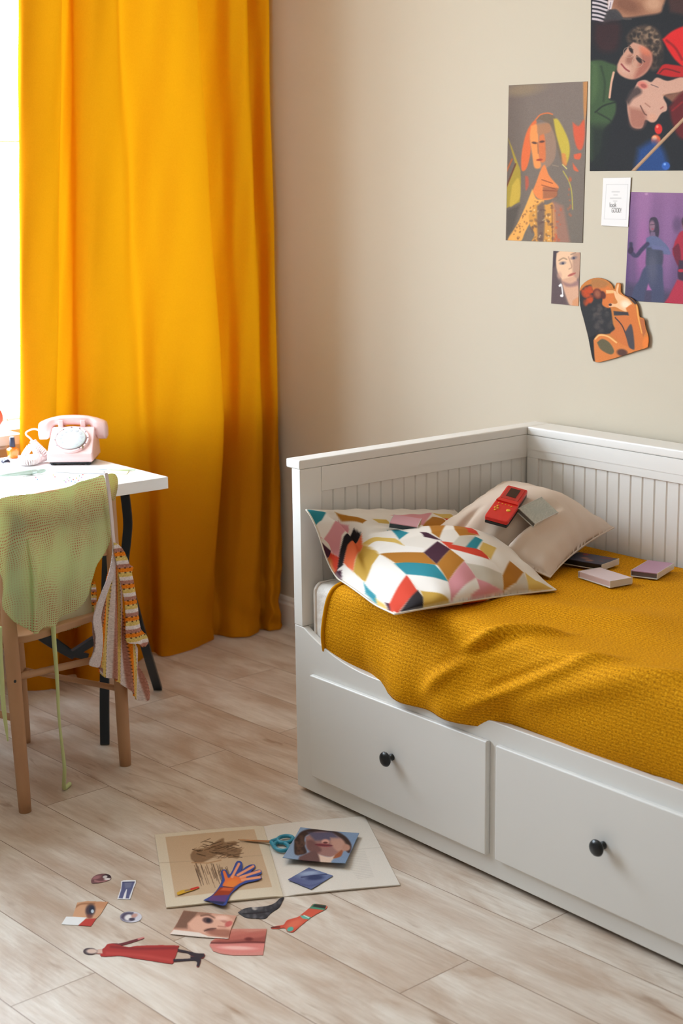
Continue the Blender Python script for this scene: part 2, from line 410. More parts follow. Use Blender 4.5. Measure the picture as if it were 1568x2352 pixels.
board('baseboard_far', (XL, YW, 0), (XW-0.016, YW, 0), (0, -1, 0), 'white baseboard under the window')

# ================================================================== daylight
wd = bpy.data.worlds.new('daylight'); SC.world = wd; wd.use_nodes = True
bg = wd.node_tree.nodes['Background']; nt = wd.node_tree
tc = nt.nodes.new('ShaderNodeTexCoord'); sx = nt.nodes.new('ShaderNodeSeparateXYZ'); rp = nt.nodes.new('ShaderNodeValToRGB')
nt.links.new(tc.outputs['Generated'], sx.inputs[0]); mr = nt.nodes.new('ShaderNodeMapRange'); mr.inputs['From Min'].default_value = -1
nt.links.new(sx.outputs['Z'], mr.inputs['Value']); nt.links.new(mr.outputs[0], rp.inputs[0])
e = rp.color_ramp.elements
e[0].position = 0.40; e[0].color = (0.40, 0.42, 0.42, 1); e[1].position = 0.62; e[1].color = (0.76, 0.88, 1.0, 1)
x = e.new(0.50); x.color = (0.86, 0.93, 1.0, 1)
nt.links.new(rp.outputs[0], bg.inputs['Color']); bg.inputs['Strength'].default_value = SKY
lp = bpy.data.lights.new('window_daylight', 'AREA'); lp.shape = 'RECTANGLE'; lp.size = WX1-WX0; lp.size_y = WZ1-WZ0
lp.cycles.is_portal = True
lo = bpy.data.objects.new('window_daylight', lp); COL.objects.link(lo); lo.location = ((WX0+WX1)/2, YW+0.26, (WZ0+WZ1)/2)
lo.rotation_euler = (math.radians(-90), 0, 0)

# ================================================================== daybed
BX, BXI = -0.4373, 0.3612            # front face, inner face of the back
BY1 = -2.09                          # foot end
bed = thing('daybed', (-0.04, -1.04, 0), 'white wooden daybed with grooved headboard, back and drawers', 'bed')
def grooved(x_of, along0, along1, pitch, z0, z1, depth=0.004, gw=0.006):
    """profile with narrow V grooves; x_of(a, d, z) places it"""
    a = [along0]; d = [0.0]; k = along0+pitch
    while k < along1-gw:
        a += [k-gw/2, k, k+gw/2]; d += [0.0, depth, 0.0]; k += pitch
    a.append(along1); d.append(0.0)
    V = []; F = []
    for z in (z0, z1):
        V += [x_of(p, q, z) for p, q in zip(a, d)]
    n = len(a)
    for i in range(n-1): F.append((i, i+1, n+i+1, n+i))
    return V, F
def end_board(y_out, y_in, sgn, nm):
    """headboard / footboard: stiles, rails, grooved panel and a capping board"""
    x0, x1 = BX, 0.445
    h = MB(); lo_, hi_ = min(y_out, y_in), max(y_out, y_in)
    h.box(x0, x0+0.068, lo_, hi_, 0.4462, 0.848).box(x0+0.0202, x0+0.068, lo_, hi_, 0.012, 0.4462).box(x1-0.068, x1, lo_, hi_, 0.012, 0.848)
    h.box(x0+0.068, x1-0.068, lo_, hi_, 0.785, 0.848).box(x0+0.068, x1-0.068, lo_, hi_, 0.03, 0.13)
    o = h.build(nm+'_frame', M_WHITE, bed); bevel(o, 0.0015)
    yf = y_in+(-sgn)*(-0.006)
    V, F = grooved(lambda p, q, z: (p, y_in+sgn*(0.006+q), z), x0+0.03, x1-0.03, 0.0397, 0.13, 0.788)
    V2, F2 = grooved(lambda p, q, z: (p, y_out-sgn*(0.006+q), z), x0+0.03, x1-0.03, 0.0397, 0.13, 0.788)
    p = MB().add(V, F if sgn > 0 else [t[::-1] for t in F]).add(V2, [t[::-1] for t in F2] if sgn > 0 else F2)
    p.build(nm+'_panel', M_WHITE, bed)
    # thin moulding line under the cap
    MB().box(x0+0.068, x1-0.068, min(y_in, y_in-sgn*0.0015), max(y_in, y_in-sgn*0.0015), 0.808, 0.848).build(nm+'_top_rail', M_WHITE, bed)
    c0, c1 = (y_in-sgn*0.0005), (y_out+sgn*0.022)
    c = MB().box(x0-0.001, x1+0.005, min(c0, c1), max(c0, c1), 0.848, 0.871).build(nm+'_cap', M_WHITE, bed); bevel(c, 0.004, 3)
    return o
end_board(0.0, -0.0332, 1, 'headboard')
end_board(BY1, BY1+0.0332, -1, 'footboard')
# back along the wall
h = MB(); h.box(BXI, BXI+0.03, BY1+0.034, -0.034, 0.785, 0.8475).box(BXI, BXI+0.03, BY1+0.034, -0.034, 0.03, 0.2)
h.box(BXI, BXI+0.03, -0.075, -0.034, 0.2, 0.785).box(BXI, BXI+0.03, BY1+0.034, BY1+0.075, 0.2, 0.785)
bevel(h.build('back_frame', M_WHITE, bed), 0.0015)
V, F = grooved(lambda p, q, z: (BXI+0.006+q, -p, z), 0.045, -BY1-0.045, 0.0400, 0.2, 0.788)
MB().add(V, [t[::-1] for t in F]).build('back_panel', M_WHITE, bed)
MB().box(BXI-0.0015, BXI, BY1+0.034, -0.034, 0.808, 0.8475).build('back_top_rail', M_WHITE, bed)
bevel(MB().box(BXI-0.001, 0.45, BY1+0.034, -0.0345, 0.848, 0.871).build('back_cap', M_WHITE, bed), 0.004, 3)
# front with the dipping top edge
def rail_z(y):
    d = max(0.0, min(abs(y), abs(BY1-y))-0.034)
    t = min(1, max(0, d/0.29)); return 0.446-(0.446-0.378)*(1-(1-t)**2.2)
ys = np.concatenate([np.linspace(0, -0.34, 28), np.linspace(-0.36, BY1+0.36, 6), np.linspace(BY1+0.34, BY1, 28)])
V = []; F = []; n = len(ys)
for x in (BX, BX+0.02):
    for z_ in (0, 1): V += [(x, y, 0.012 if z_ == 0 else rail_z(y)) for y in ys]
for i in range(n-1):
    F += [(i, n+i, n+i+1, i+1), (2*n+i, 2*n+i+1, 3*n+i+1, 3*n+i), (n+i, 3*n+i, 3*n+i+1, n+i+1), (i, i+1, 2*n+i+1, 2*n+i)]
F += [(0, 2*n, 3*n, n), (n-1, 2*n-1, 4*n-1, 3*n-1)]
fp = mk('front_panel', V, F, M_FRONT, bed); bevel(fp, 0.003, 2, 50)
XD = BX-0.013
tl = on_x(709.7, 1549.7, XD); tr = on_x(1116.5, 1703.6, XD); br = on_x(1116, 1967.0, XD); t2 = on_x(1137.0, 1713.0, XD)
dz0, dz1 = float(br[2]), float(tl[2]); dw = float(tl[1]-tr[1]); pit = float(tl[1]-t2[1])
for i in range(3):
    y1_ = float(tl[1])-i*pit; y0_ = y1_-dw
    if i == 0: label = None
    d = bevel(MB().box(XD, BX+0.001, y0_, y1_, dz0, dz1).build('drawer', M_FRONT, bed), 0.004, 3)
    yc, zc = (y0_+y1_)/2, (dz0+dz1)/2+0.008
    k = MB().lathe([(0.0085, 0.0), (0.0085, 0.003), (0.0048, 0.006), (0.0045, 0.013), (0.009, 0.016), (0.0165, 0.0185), (0.0185, 0.022), (0.0165, 0.0265), (0.010, 0.0295), (0.002, 0.0305)], 28,
                   (XD-0.0002, yc, zc), (-1, 0, 0)).build('knob', M_KNOB, d, smooth=True)
    k['label'] = 'black mushroom knob'
for (x, y) in ((BX+0.05, -0.06), (BX+0.05, BY1+0.06), (0.40, -0.06), (0.40, BY1+0.06)):
    MB().box(x-0.025, x+0.025, y-0.025, y+0.025, 0.0, 0.03).build('foot', M_KNOB, bed)

# mattress in its sheet
mt = thing('mattress', (-0.035, -1.045, 0.2), 'mattress in a white fitted sheet on the daybed', 'mattress')
def rounded_slab(x0, x1, y0, y1, z0, z1, r, nx=44, ny=90, amp=0.0):
    """soft-edged block, top and sides as one skin"""
    u = np.linspace(-1, 1, nx); v = np.linspace(-1, 1, ny); cx, cy = (x0+x1)/2, (y0+y1)/2; hx, hy = (x1-x0)/2, (y1-y0)/2
    V = []
    for a in u:
        for b in v:
            s = math.copysign(abs(a)**0.75, a); t = math.copysign(abs(b)**0.9, b)
            V.append((s, t))
    return V
h = MB().box(-0.4150, 0.352, BY1+0.045, -0.0345, 0.16, 0.558)
o = h.build('mattress_body', M_SHEET, mt); m = o.modifiers.new('round', 'BEVEL'); m.width = 0.024; m.segments = 6; m.limit_method = 'NONE'
for p in o.data.polygons: p.use_smooth = True
loop = [(-0.4155, -0.060, z) for z in np.linspace(0.40, 0.534, 8)]+[(-0.4135, -0.060, 0.546), (-0.402, -0.060, 0.5575), (-0.38, -0.060, 0.5585), (-0.2, -0.060, 0.5585)]
MB().tube(smoothline(loop, 5), 0.0035, 8).build('seam_piping', M_SHEET, mt, smooth=True)
# ================================================================== mustard blanket
prof = smoothline([(0.346, 0.573), (0.2, 0.578), (0.0, 0.579), (-0.2, 0.579), (-0.32, 0.5785), (-0.384, 0.578), (-0.418, 0.568), (-0.4335, 0.540), (-0.4370, 0.485), (-0.4365, 0.44), (-0.429, 0.40), (-0.417, 0.372), (-0.411, 0.355)], 10)
seg = np.r_[0, np.cumsum(np.linalg.norm(np.diff(prof, axis=0), axis=1))]; LEN = seg[-1]
ns, ny = 150, 330
s = np.linspace(0, LEN, ns); px_ = np.interp(s, seg, prof[:, 0]); pz_ = np.interp(s, seg, prof[:, 1])
tx = np.gradient(px_, s); tz = np.gradient(pz_, s); nx_ = tz.copy(); nz_ = -tx.copy()   # outward normal
S = s[:, None]+np.zeros((1, ny)); tt = np.linspace(0, 1, ny)[None, :]
sf = S/LEN
hem = -0.168+0.055*np.clip((sf-0.62)/0.33, 0, 1)**1.3+0.004*np.sin(S*24)+0.006*np.sin(S*9+1)
Y = hem+(BY1+0.05-hem)*(tt**1.12)
X0 = px_[:, None]+0*Y; Z0 = pz_[:, None]+0*Y; NX = nx_[:, None]+0*Y; NZ = nz_[:, None]+0*Y
def bump(v, c, w): return np.exp(-((v-c)/w)**2)
def ridge(y0, s0, y1, s1, w, h, fade=0.25):
    """fold running between two points of the cloth"""
    dy, ds = y1-y0, s1-s0; L = math.hypot(dy, ds); t = ((Y-y0)*dy+(S-s0)*ds)/L**2; d = ((Y-y0)*ds-(S-s0)*dy)/L
    env = np.clip(t/fade, 0, 1)*np.clip((1-t)/fade, 0, 1); env = env*env*(3-2*env)
    return h*env*np.exp(-(d/w)**2)
sE = LEN-0.27     # about where the top rolls over the edge
D = 0.004*np.sin(Y*7.3+S*2.2)*np.sin(S*6+1)+0.0025*np.sin(Y*15-S*9)
D += ridge(-0.48, LEN-0.02, -0.86, sE-0.10, 0.020, 0.020)-ridge(-0.52, LEN-0.10, -0.80, sE+0.02, 0.014, 0.018)
D += ridge(-0.60, LEN-0.02, -1.05, sE-0.02, 0.022, 0.022)-ridge(-0.66, LEN-0.07, -0.98, sE+0.02, 0.013, 0.018)
D += ridge(-0.72, LEN-0.06, -1.30, sE-0.04, 0.03, 0.014)-ridge(-0.30, LEN-0.10, -0.50, sE-0.20, 0.06, 0.016)
D += ridge(-0.36, sE-0.08, -0.98, sE-0.30, 0.06, 0.012)-ridge(-0.60, sE-0.05, -1.25, sE-0.20, 0.05, 0.012)
D += ridge(-0.80, sE-0.12, -1.50, sE-0.24, 0.05, 0.012)
D *= np.clip((S-0.10)/0.25, 0, 1); D = np.where(D < 0, -0.008*(1-np.exp(D/0.008)), D)
out = np.clip((Y+0.78)/0.16, 0, 1)*np.clip((-0.26-Y)/0.14, 0, 1); out = out*out*(3-2*out)   # where it spills over the rail
low = np.clip((S-(LEN-0.16))/0.14, 0, 1)
X = X0+NX*D-out*low*(0.050)*(0.85+0.15*np.sin(Y*40)); Zb = Z0+NZ*D-out*low*low*0.004+(1-out)*low*0.004
Zb = np.maximum(Zb, 0.352)
Vb = np.stack([X, Y, Zb], -1).reshape(-1, 3)
bl = mk('blanket', Vb, grid_faces(ns, ny), M_BLANKET, None, smooth=True, uv=np.stack([Y, S], -1).reshape(-1, 2))
m = bl.modifiers.new('thickness', 'SOLIDIFY'); m.thickness = 0.010; m.offset = -1
tag(bl, 'mustard yellow chenille blanket spread over the daybed mattress', 'blanket')
# turned hem along the left edge
MB().tube(Vb.reshape(ns, ny, 3)[8:, 0, :]+np.array([0, 0, 0.0]), 0.0065, 8).build('hem', M_BLANKET, bl, smooth=True)

# ================================================================== curtain
YC = 1.235
k0 = [(42, 0.0), (50, 0.030), (122, 0.034), (143, 0.015), (134, -0.012), (143, -0.03), (162, -0.020), (172, 0.010), (215, 0.026), (262, 0.018), (280, 0.002), (340, 0.016), (395, 0.030), (444, 0.032), (452, 0.012), (430, -0.004), (418, -0.022), (440, -0.034), (490, -0.018), (528, 0.004), (560, 0.010), (566, -0.006), (540, -0.016), (532, -0.032), (570, -0.022), (600, -0.008), (618, -0.012), (629, -0.03), (632, -0.09)]
k1 = [(44, 0.0), (52, 0.024), (108, 0.030), (128, 0.014), (120, -0.010), (132, -0.028), (166, -0.018), (182, 0.012), (222, 0.030), (300, 0.024), (330, 0.000), (366, 0.014), (430, 0.030), (500, 0.030), (514, 0.010), (492, -0.006), (478, -0.020), (498, -0.032), (530, -0.016), (556, 0.004), (592, 0.014), (602, -0.004), (580, -0.014), (572, -0.028), (604, -0.020), (630, -0.004), (646, -0.012), (656, -0.03), (657, -0.09)]
k2 = [(44, 0.0), (52, 0.020), (108, 0.040), (128, 0.050), (122, 0.020), (132, 0.0), (166, 0.0), (182, 0.040), (222, 0.060), (300, 0.020), (345, -0.02), (374, 0.015), (430, 0.022), (470, 0.000), (486, -0.02), (478, -0.032), (470, -0.035), (496, -0.030), (528, -0.005), (560, 0.010), (588, 0.016), (596, 0.000), (578, -0.010), (574, -0.020), (600, -0.010), (622, 0.012), (640, 0.014), (646, 0.0), (648, -0.05)]
def fold_path(k, v):
    P = [(float(on_y(u, v, YC-2.2*d)[0]), YC-2.2*d) for u, d in k]
    return smoothline(P, 12)
rows = [(2.08, fold_path(k0, 0)), (0.78, fold_path(k1, 985)), (0.0, fold_path(k2, 1480))]
zz = np.concatenate([np.linspace(2.80, 0.30, 90), np.linspace(0.29, 0.004, 40)])
G = []
for z in zz:
    if z > 0.78: t = (z-0.78)/(2.08-0.78); p = rows[1][1]*(1-t)+rows[0][1]*t
    else: t = z/0.78; t = t*t*(3-2*t)*0.5+t*0.5; p = rows[2][1]*(1-t)+rows[1][1]*t
    q = np.arange(len(p))/len(p)
    sway = 0.004*np.sin(q*60+z*3.1)*np.sin(z*4+q*9)+0.0025*np.sin(q*130-z*11)
    low = max(0, 1-z/0.34)
    puff = low*low*(0.018*np.sin(q*23+1.0)*math.sin(min(1, z/0.30)*math.pi)+0.010*np.sin(q*41+z*30))
    crease = low*0.010*np.sin(z*75+q*17)*np.exp(-((q-0.86)/0.12)**2)
    G.append(np.stack([np.minimum(p[:, 0], 0.455), p[:, 1]-sway-puff-crease, np.full(len(p), z)+low*0.004*np.sin(q*31)*(z > 0.01)], -1))
G = np.array(G); nz, nq = G.shape[:2]
cu = mk('curtain', G.reshape(-1, 3), grid_faces(nz, nq), M_CURTAIN, None, smooth=True)
tag(cu, 'floor length mustard orange curtain hanging in front of the window', 'curtain')
# ================================================================== desk on trestles
ZT = 0.75
desk = thing('desk', (-1.2, 0.86, 0), 'white topped trestle desk under the window', 'desk')
bevel(MB().box(-1.95, -0.446, 0.555, 1.150, ZT-0.033, ZT).build('desk_top', M_DESK, desk), 0.0015)  # unseen left end lengthened to deepen the shade under the chair
def strip(pts, w, t, wdir):
    """flat steel strip through points: w wide along wdir, t thick"""
    P = np.asarray(pts, float); wd_ = np.asarray(wdir, float); wd_ /= np.linalg.norm(wd_)
    T = np.gradient(P, axis=0); T /= np.linalg.norm(T, axis=1)[:, None]; V = []; F = []
    for p, t_ in zip(P, T):
        n = np.cross(t_, wd_); n /= np.linalg.norm(n)
        V += [p-wd_*w/2-n*t/2, p+wd_*w/2-n*t/2, p+wd_*w/2+n*t/2, p-wd_*w/2+n*t/2]
    for i in range(len(P)-1):
        for k in range(4): F.append((i*4+k, i*4+(k+1) % 4, i*4+4+(k+1) % 4, i*4+4+k))
    F += [(3, 2, 1, 0), tuple(len(V)-4+k for k in range(4))]
    return V, F
def yplane(u, v, y): return on_y(np.array(u, float), np.array(v, float), y)
far_leg = np.vstack([yplane([283, 293, 291, 286, 300, 331], [1128, 1190, 1240, 1300, 1360, 1480], 0.80), on_z(363, 1584, 0.0)[None]])
far_leg[5] = far_leg[5]*0.55+0.45*(far_leg[6]+(far_leg[4]-far_leg[6])*0.42); far_leg[0, 2] = ZT-0.034; far_leg[-1, 2] = 0.002
near_foot = on_z(241, 1711, 0.0); near_leg = np.array([(-0.560, 0.700, ZT-0.034), (-0.565, 0.690, 0.60), (-0.590, 0.672, 0.42), tuple(near_foot*0.5+np.array([-0.615, 0.65, 0.30])*0.5), tuple(near_foot)])
near_leg[-1, 2] = 0.002
for nm, P in (('leg', far_leg), ('leg', near_leg)):
    V, F = strip(smoothline(P, 8), 0.026, 0.014, (0.77, -0.63, 0)); o = mk(nm, V, F, M_STEEL, desk); bevel(o, 0.001)
for dx in (0.62, 0.92):   # trestle legs at the other end of the desk
    for y0_, y1_ in ((0.66, 0.60), (1.02, 1.10)):
        V, F = strip(smoothline([(-0.9-dx, y0_, ZT-0.034), (-0.9-dx, y0_, 0.46), (-0.9-dx+(0.10 if dx > 0.3 else -0.0), y1_, 0.002)], 8), 0.026, 0.014, (0.77, -0.63, 0))
        mk('leg', V, F, M_STEEL, desk)
vb = yplane([78, 118, 163, 215, 250], [1452, 1478, 1504, 1471, 1455], 0.86)
V, F = strip(vb, 0.016, 0.024, (0, 1, 0)); mk('stretcher', V, F, M_STEEL, desk)
V, F = strip(yplane([60, 110, 163, 200], [1440, 1462, 1500, 1508], 0.90), 0.014, 0.020, (0, 1, 0)); mk('stretcher', V, F, M_STEEL, desk)

# ================================================================== chair with clothes
EX = np.array([math.cos(math.radians(16.7)), math.sin(math.radians(16.7)), 0]); FX = np.array([-EX[1], EX[0], 0])
LF = on_z(58, 1864, 0.0); RF = on_z(288, 1757, 0.0)
chair = thing('wooden_chair', (float((LF[0]+RF[0])/2+FX[0]*0.2), float((LF[1]+RF[1])/2+FX[1]*0.2), 0), 'pale beech wood chair at the desk with tops draped over its back', 'chair', rz=math.radians(16.7))
LT = LF-np.array([0.008, 0, 0])+FX*0.02+np.array([0, 0, 0.80]); RT = on_plane(249, 1103, LT, FX); RT[2] = min(RT[2], 0.81)
def leg(p, q, r0=0.0165, r1=0.0175):
    t = np.linspace(0, 1, 14)[:, None]; P = np.asarray(p)*(1-t)+np.asarray(q)*t
    R = np.interp(t[:, 0], [0, 0.02, 0.5, 1], [r0*0.95, r0, r1*1.05, r0*0.95])
    return MB().tube(P, R, 18)
leg(LF, LT).build('leg', M_BEECH, chair, smooth=True); leg(RF, RT).build('leg', M_BEECH, chair, smooth=True)
LFf = LF+FX*0.40-EX*0.0; RFf = RF+FX*0.36-EX*0.02
leg(LFf, LFf+np.array([0, 0, 0.44])+EX*0.012).build('leg', M_BEECH, chair, smooth=True)
leg(RFf, RFf+np.array([0, 0, 0.44])-EX*0.012).build('leg', M_BEECH, chair, smooth=True)
def at_h(a, b, h): t = h/(b[2]-a[2]) if b[2] != a[2] else 0; return a+(b-a)*t
LTf = LFf+np.array([0, 0, 0.44]); RTf = RFf+np.array([0, 0, 0.44])
rod = lambda a, b, r=0.0095: MB().tube(np.array([a*(1-t)+b*t for t in np.linspace(0, 1, 8)]), r, 12)
rod(at_h(LF, LT, 0.352), at_h(RF, RT, 0.312)).build('stretcher', M_BEECH, chair, smooth=True)
rod(at_h(RF, RT, 0.215), at_h(RFf, RTf, 0.215), 0.008).build('stretcher', M_BEECH, chair, smooth=True)
rod(at_h(LF, LT, 0.245), at_h(LFf, LTf, 0.245), 0.009).build('stretcher', M_BEECH, chair, smooth=True)
rod(at_h(LFf, LTf, 0.30), at_h(RFf, RTf, 0.30), 0.009).build('stretcher', M_BEECH, chair, smooth=True)
# seat: shaped plate with rounded corners
c0, c1, c2, c3 = [at_h(a, b, 0.44) for a, b in ((LF, LT), (RF, RT), (RFf, RTf), (LFf, LTf))]
mid = (c0+c1+c2+c3)/4; oc = []
for k in range(48):
    t = 2*math.pi*k/48; cx = math.copysign(abs(math.cos(t))**0.35, math.cos(t)); cy = math.copysign(abs(math.sin(t))**0.35, math.sin(t))
    oc.append(mid+EX*cx*0.190+FX*(cy*0.205))
oc = [np.array([p[0], p[1], 0.432]) for p in oc]
bevel(MB().prism(oc, (0, 0, 0.02)).build('seat', M_BEECH, chair), 0.005, 3)
# curved top rail of the back
tr_ = []
for t in np.linspace(0, 1, 16): tr_.append(LT*(1-t)+RT*t-FX*(-0.028)*math.sin(math.pi*t)+np.array([0, 0, -0.035]))
V, F = strip(tr_, 0.060, 0.014, (0, 0, 1)); bevel(mk('top_rail', V, F, M_BEECH, chair), 0.004, 3)
tr2 = [p-np.array([0, 0, 0.15]) for p in tr_]; V, F = strip(tr2, 0.030, 0.012, (0, 0, 1)); bevel(mk('back_slat', V, F, M_BEECH, chair), 0.003)
for (u, v) in ((34.5, 1565),):
    p = on_plane(u, v, LF-FX*0.0165, FX); MB().lathe([(0.004, 0), (0.004, 0.0015), (0.002, 0.002)], 12, tuple(p+FX*0.0006), tuple(-FX)).build('bolt', M_KNOB, chair)

BACKP = LT-FX*0.024      # plane just behind the chair back (viewer's side)
def back_plane(off): return lambda u, v: on_plane(u, v, BACKP-FX*off, FX)

def cloth(name, corners, nu, nv, base, polys, paint, place, lift, material, parent=None, thick=0.0015):
    sh = Sheet(corners, nu, nv, base); paint(sh.ink); sh.ink.tf(0, 0, 1)
    sh.cut([smoothline(np.vstack([p, p[:1]]), 5) for p in polys])
    return sh.build(name, place, material, parent, lift=lift, up=tuple(-FX), thick=thick)

def mesh_material():
    m = bpy.data.materials.new('pale_green_mesh_knit'); m.use_nodes = True
    nt = m.node_tree; L = nt.links; N = nt.nodes; b = N['Principled BSDF']; out = N['Material Output']
    a = N.new('ShaderNodeAttribute'); a.attribute_name = 'Col'
    tc = N.new('ShaderNodeTexCoord'); mp = N.new('ShaderNodeMapping'); mp.inputs['Rotation'].default_value = (0, 0, math.radians(-16.7))
    L.new(tc.outputs['Object'], mp.inputs['Vector'])
    nz_ = N.new('ShaderNodeTexNoise'); nz_.inputs['Scale'].default_value = 7; L.new(mp.outputs[0], nz_.inputs['Vector'])
    ad = N.new('ShaderNodeVectorMath'); ad.operation = 'MULTIPLY_ADD'; ad.inputs[1].default_value = (0.05, 0, 0.05); L.new(nz_.outputs['Color'], ad.inputs[0]); L.new(mp.outputs[0], ad.inputs[2])
    fl = N.new('ShaderNodeVectorMath'); fl.operation = 'MULTIPLY'; fl.inputs[1].default_value = (1, 0, 1); L.new(ad.outputs[0], fl.inputs[0])
    v = N.new('ShaderNodeTexVoronoi'); v.inputs['Scale'].default_value = 165; v.inputs['Randomness'].default_value = 0.12; L.new(fl.outputs[0], v.inputs['Vector'])
    r = N.new('ShaderNodeValToRGB'); r.color_ramp.elements[0].position = 0.20; r.color_ramp.elements[0].color = (1, 1, 1, 1); r.color_ramp.elements[1].position = 0.34; r.color_ramp.elements[1].color = (0, 0, 0, 1)
    L.new(v.outputs['Distance'], r.inputs[0])
    n2 = N.new('ShaderNodeTexNoise'); n2.inputs['Scale'].default_value = 9; n2.inputs['Detail'].default_value = 3; L.new(mp.outputs[0], n2.inputs['Vector'])
    r2 = N.new('ShaderNodeValToRGB'); r2.color_ramp.elements[0].position = 0.40; r2.color_ramp.elements[1].position = 0.60
    L.new(n2.outputs['Fac'], r2.inputs[0])
    mm = N.new('ShaderNodeMath'); mm.operation = 'MULTIPLY'; L.new(r.outputs[0], mm.inputs[0]); L.new(r2.outputs[0], mm.inputs[1])
    m2 = N.new('ShaderNodeMath'); m2.operation = 'MULTIPLY_ADD'; m2.inputs[1].default_value = 0.8; L.new(mm.outputs[0], m2.inputs[0]); 
    m3 = N.new('ShaderNodeMath'); m3.operation = 'MULTIPLY'; m3.inputs[1].default_value = 0.18; L.new(r.outputs[0], m3.inputs[0]); L.new(m3.outputs[0], m2.inputs[2])
    mx = N.new('ShaderNodeMix'); mx.data_type = 'RGBA'; L.new(m2.outputs[0], mx.inputs[0]); L.new(a.outputs['Color'], mx.inputs[6]); mx.inputs[7].default_value = rgba((198, 112, 92))
    L.new(mx.outputs[2], b.inputs['Base Color']); b.inputs['Roughness'].default_value = 0.85
    t = N.new('ShaderNodeBsdfTranslucent'); L.new(mx.outputs[2], t.inputs['Color']); ms = N.new('ShaderNodeMixShader'); ms.inputs[0].default_value = 0.4
    L.new(b.outputs[0], ms.inputs[1]); L.new(t.outputs[0], ms.inputs[2]); L.new(ms.outputs[0], out.inputs[0])
    return m
M_MESH = mesh_material()
M_KNIT = mat_print('cotton_knit', 0.9, 0.15, bump=(420, 0.5, 0.002))
M_TIE = mat('green_tie_cord', (196, 206, 150), 0.9, 0.1)
M_STRAP = mat('white_knit_strap', (222, 208, 208), 0.9, 0.1)

G0 = lambda u, v: on_plane(u, v, BACKP-FX*0.016, FX-np.array([0, 0, 0.07]))
gt = thing('green_mesh_top', tuple(np.r_[BACKP[:2], 0.45]), 'pale green mesh knit top draped over the chair back with long tie cords', 'top')
green = [(-40, 1152), (0, 1145), (30, 1138), (62, 1135), (100, 1131), (130, 1125), (160, 1117), (185, 1107), (205, 1101), (222, 1096), (238, 1091), (245, 1110), (250, 1140), (256, 1170), (259, 1200), (256, 1225), (248, 1248), (234, 1275), (221, 1297), (214, 1320), (207, 1342), (200, 1365), (188, 1388), (172, 1406), (150, 1418), (128, 1434), (118, 1440), (95, 1444), (68, 1453), (58, 1445), (40, 1430), (25, 1415), (12, 1398), (8, 1385), (12, 1360), (11, 1345), (6, 1330), (-4, 1318), (-40, 1316)]
def p_green(k):
    k.grad((0, 1100), (0, 1450), (202, 206, 158), (212, 220, 172))
    k.blob([(30, 1180), (60, 1200), (52, 1300), (50, 1420), (30, 1400), (22, 1280)], (190, 206, 170), 14, 0.5)
    k.line(green[26:32], 5, (206, 214, 160), 3); k.line(green[10:22], 4, (196, 204, 140), 3, 0.8)
    k.line([(62, 1240), (63, 1300), (62, 1370), (62, 1448)], 3, (160, 178, 116), 4, 0.8)
def l_green(a, b):
    w_ = 0.25+0.75*b
    f_ = 0.010*np.sin(a*15+0.6+b*1.2)+0.006*np.sin(a*31-b*3)+0.003*np.sin(a*57+b*9)
    top = np.exp(-(b/0.05)**2)*0.02
    return f_*w_*0.8-top*0.3+0.016*np.exp(-((a-0.36)/0.035)**2)*np.clip((b-0.35)/0.3, 0, 1)
cloth('front_drape', [(-42, 1085), (268, 1085), (268, 1456), (-42, 1456)], 240, 290, (170, 180, 126), [green], p_green, G0, l_green, M_MESH, gt, 0.001)
# the part lying over the top of the chair back and on to the desk side
fold = [(238, 1093), (246, 1088), (256, 1087), (265, 1092), (270, 1104), (268, 1122), (264, 1138), (258, 1150), (252, 1142), (247, 1118)]
cloth('shoulder_fold', [(232, 1082), (274, 1082), (274, 1156), (232, 1156)], 60, 90, (200, 196, 136), [fold], lambda k: k.line(fold[2:8], 3, (190, 190, 128), 2), back_plane(0.004), lambda a, b: 0.006*np.sin(a*3.1), M_MESH, gt, 0.001)
inner = [(196, 1330), (205, 1328), (209, 1345), (212, 1380), (213, 1412), (203, 1424), (185, 1436), (160, 1447), (135, 1454), (112, 1456), (80, 1450), (70, 1430), (110, 1400), (170, 1370)]
def p_inner(k):
    k.line(inner[2:12], 9, (184, 192, 128), 4)
cloth('inside_lining', [(66, 1322), (218, 1322), (218, 1460), (66, 1460)], 90, 90, (214, 206, 176), [inner], p_inner, back_plane(-0.016), lambda a, b: 0.005*np.sin(a*7+b*2), M_KNIT, gt, 0.001)
def tie(pts, r, off):
    P = on_plane([p[0] for p in pts], [p[1] for p in pts], BACKP-FX*off, FX); P[:, 2] = np.maximum(P[:, 2], r*0.9); return P
tp = tie([(122, 1432), (124, 1470), (128, 1520), (132, 1575), (134, 1625), (138, 1675), (144, 1725), (148, 1765), (147, 1800)], 0.004, 0.012)
end = on_z([148, 154, 160], [1815, 1806, 1800], 0.006); tp = np.vstack([tp[:-1], on_z([147], [1808], 0.010), end[1:]])
MB().tube(smoothline(tp, 6), np.interp(np.arange(len(smoothline(tp, 6))), [0, 15, 30, 45, 70], [0.0065, 0.005, 0.0035, 0.0052, 0.0062]), 10).build('tie_cord', M_TIE, gt, smooth=True)
tp = tie([(-2, 1440), (0, 1500), (4, 1560), (8, 1620), (14, 1670), (18, 1702)], 0.004, 0.020)
MB().tube(smoothline(tp, 6), np.interp(np.arange(31), [0, 20, 30], [0.007, 0.0055, 0.002]), 10).build('tie_cord', M_TIE, gt, smooth=True)

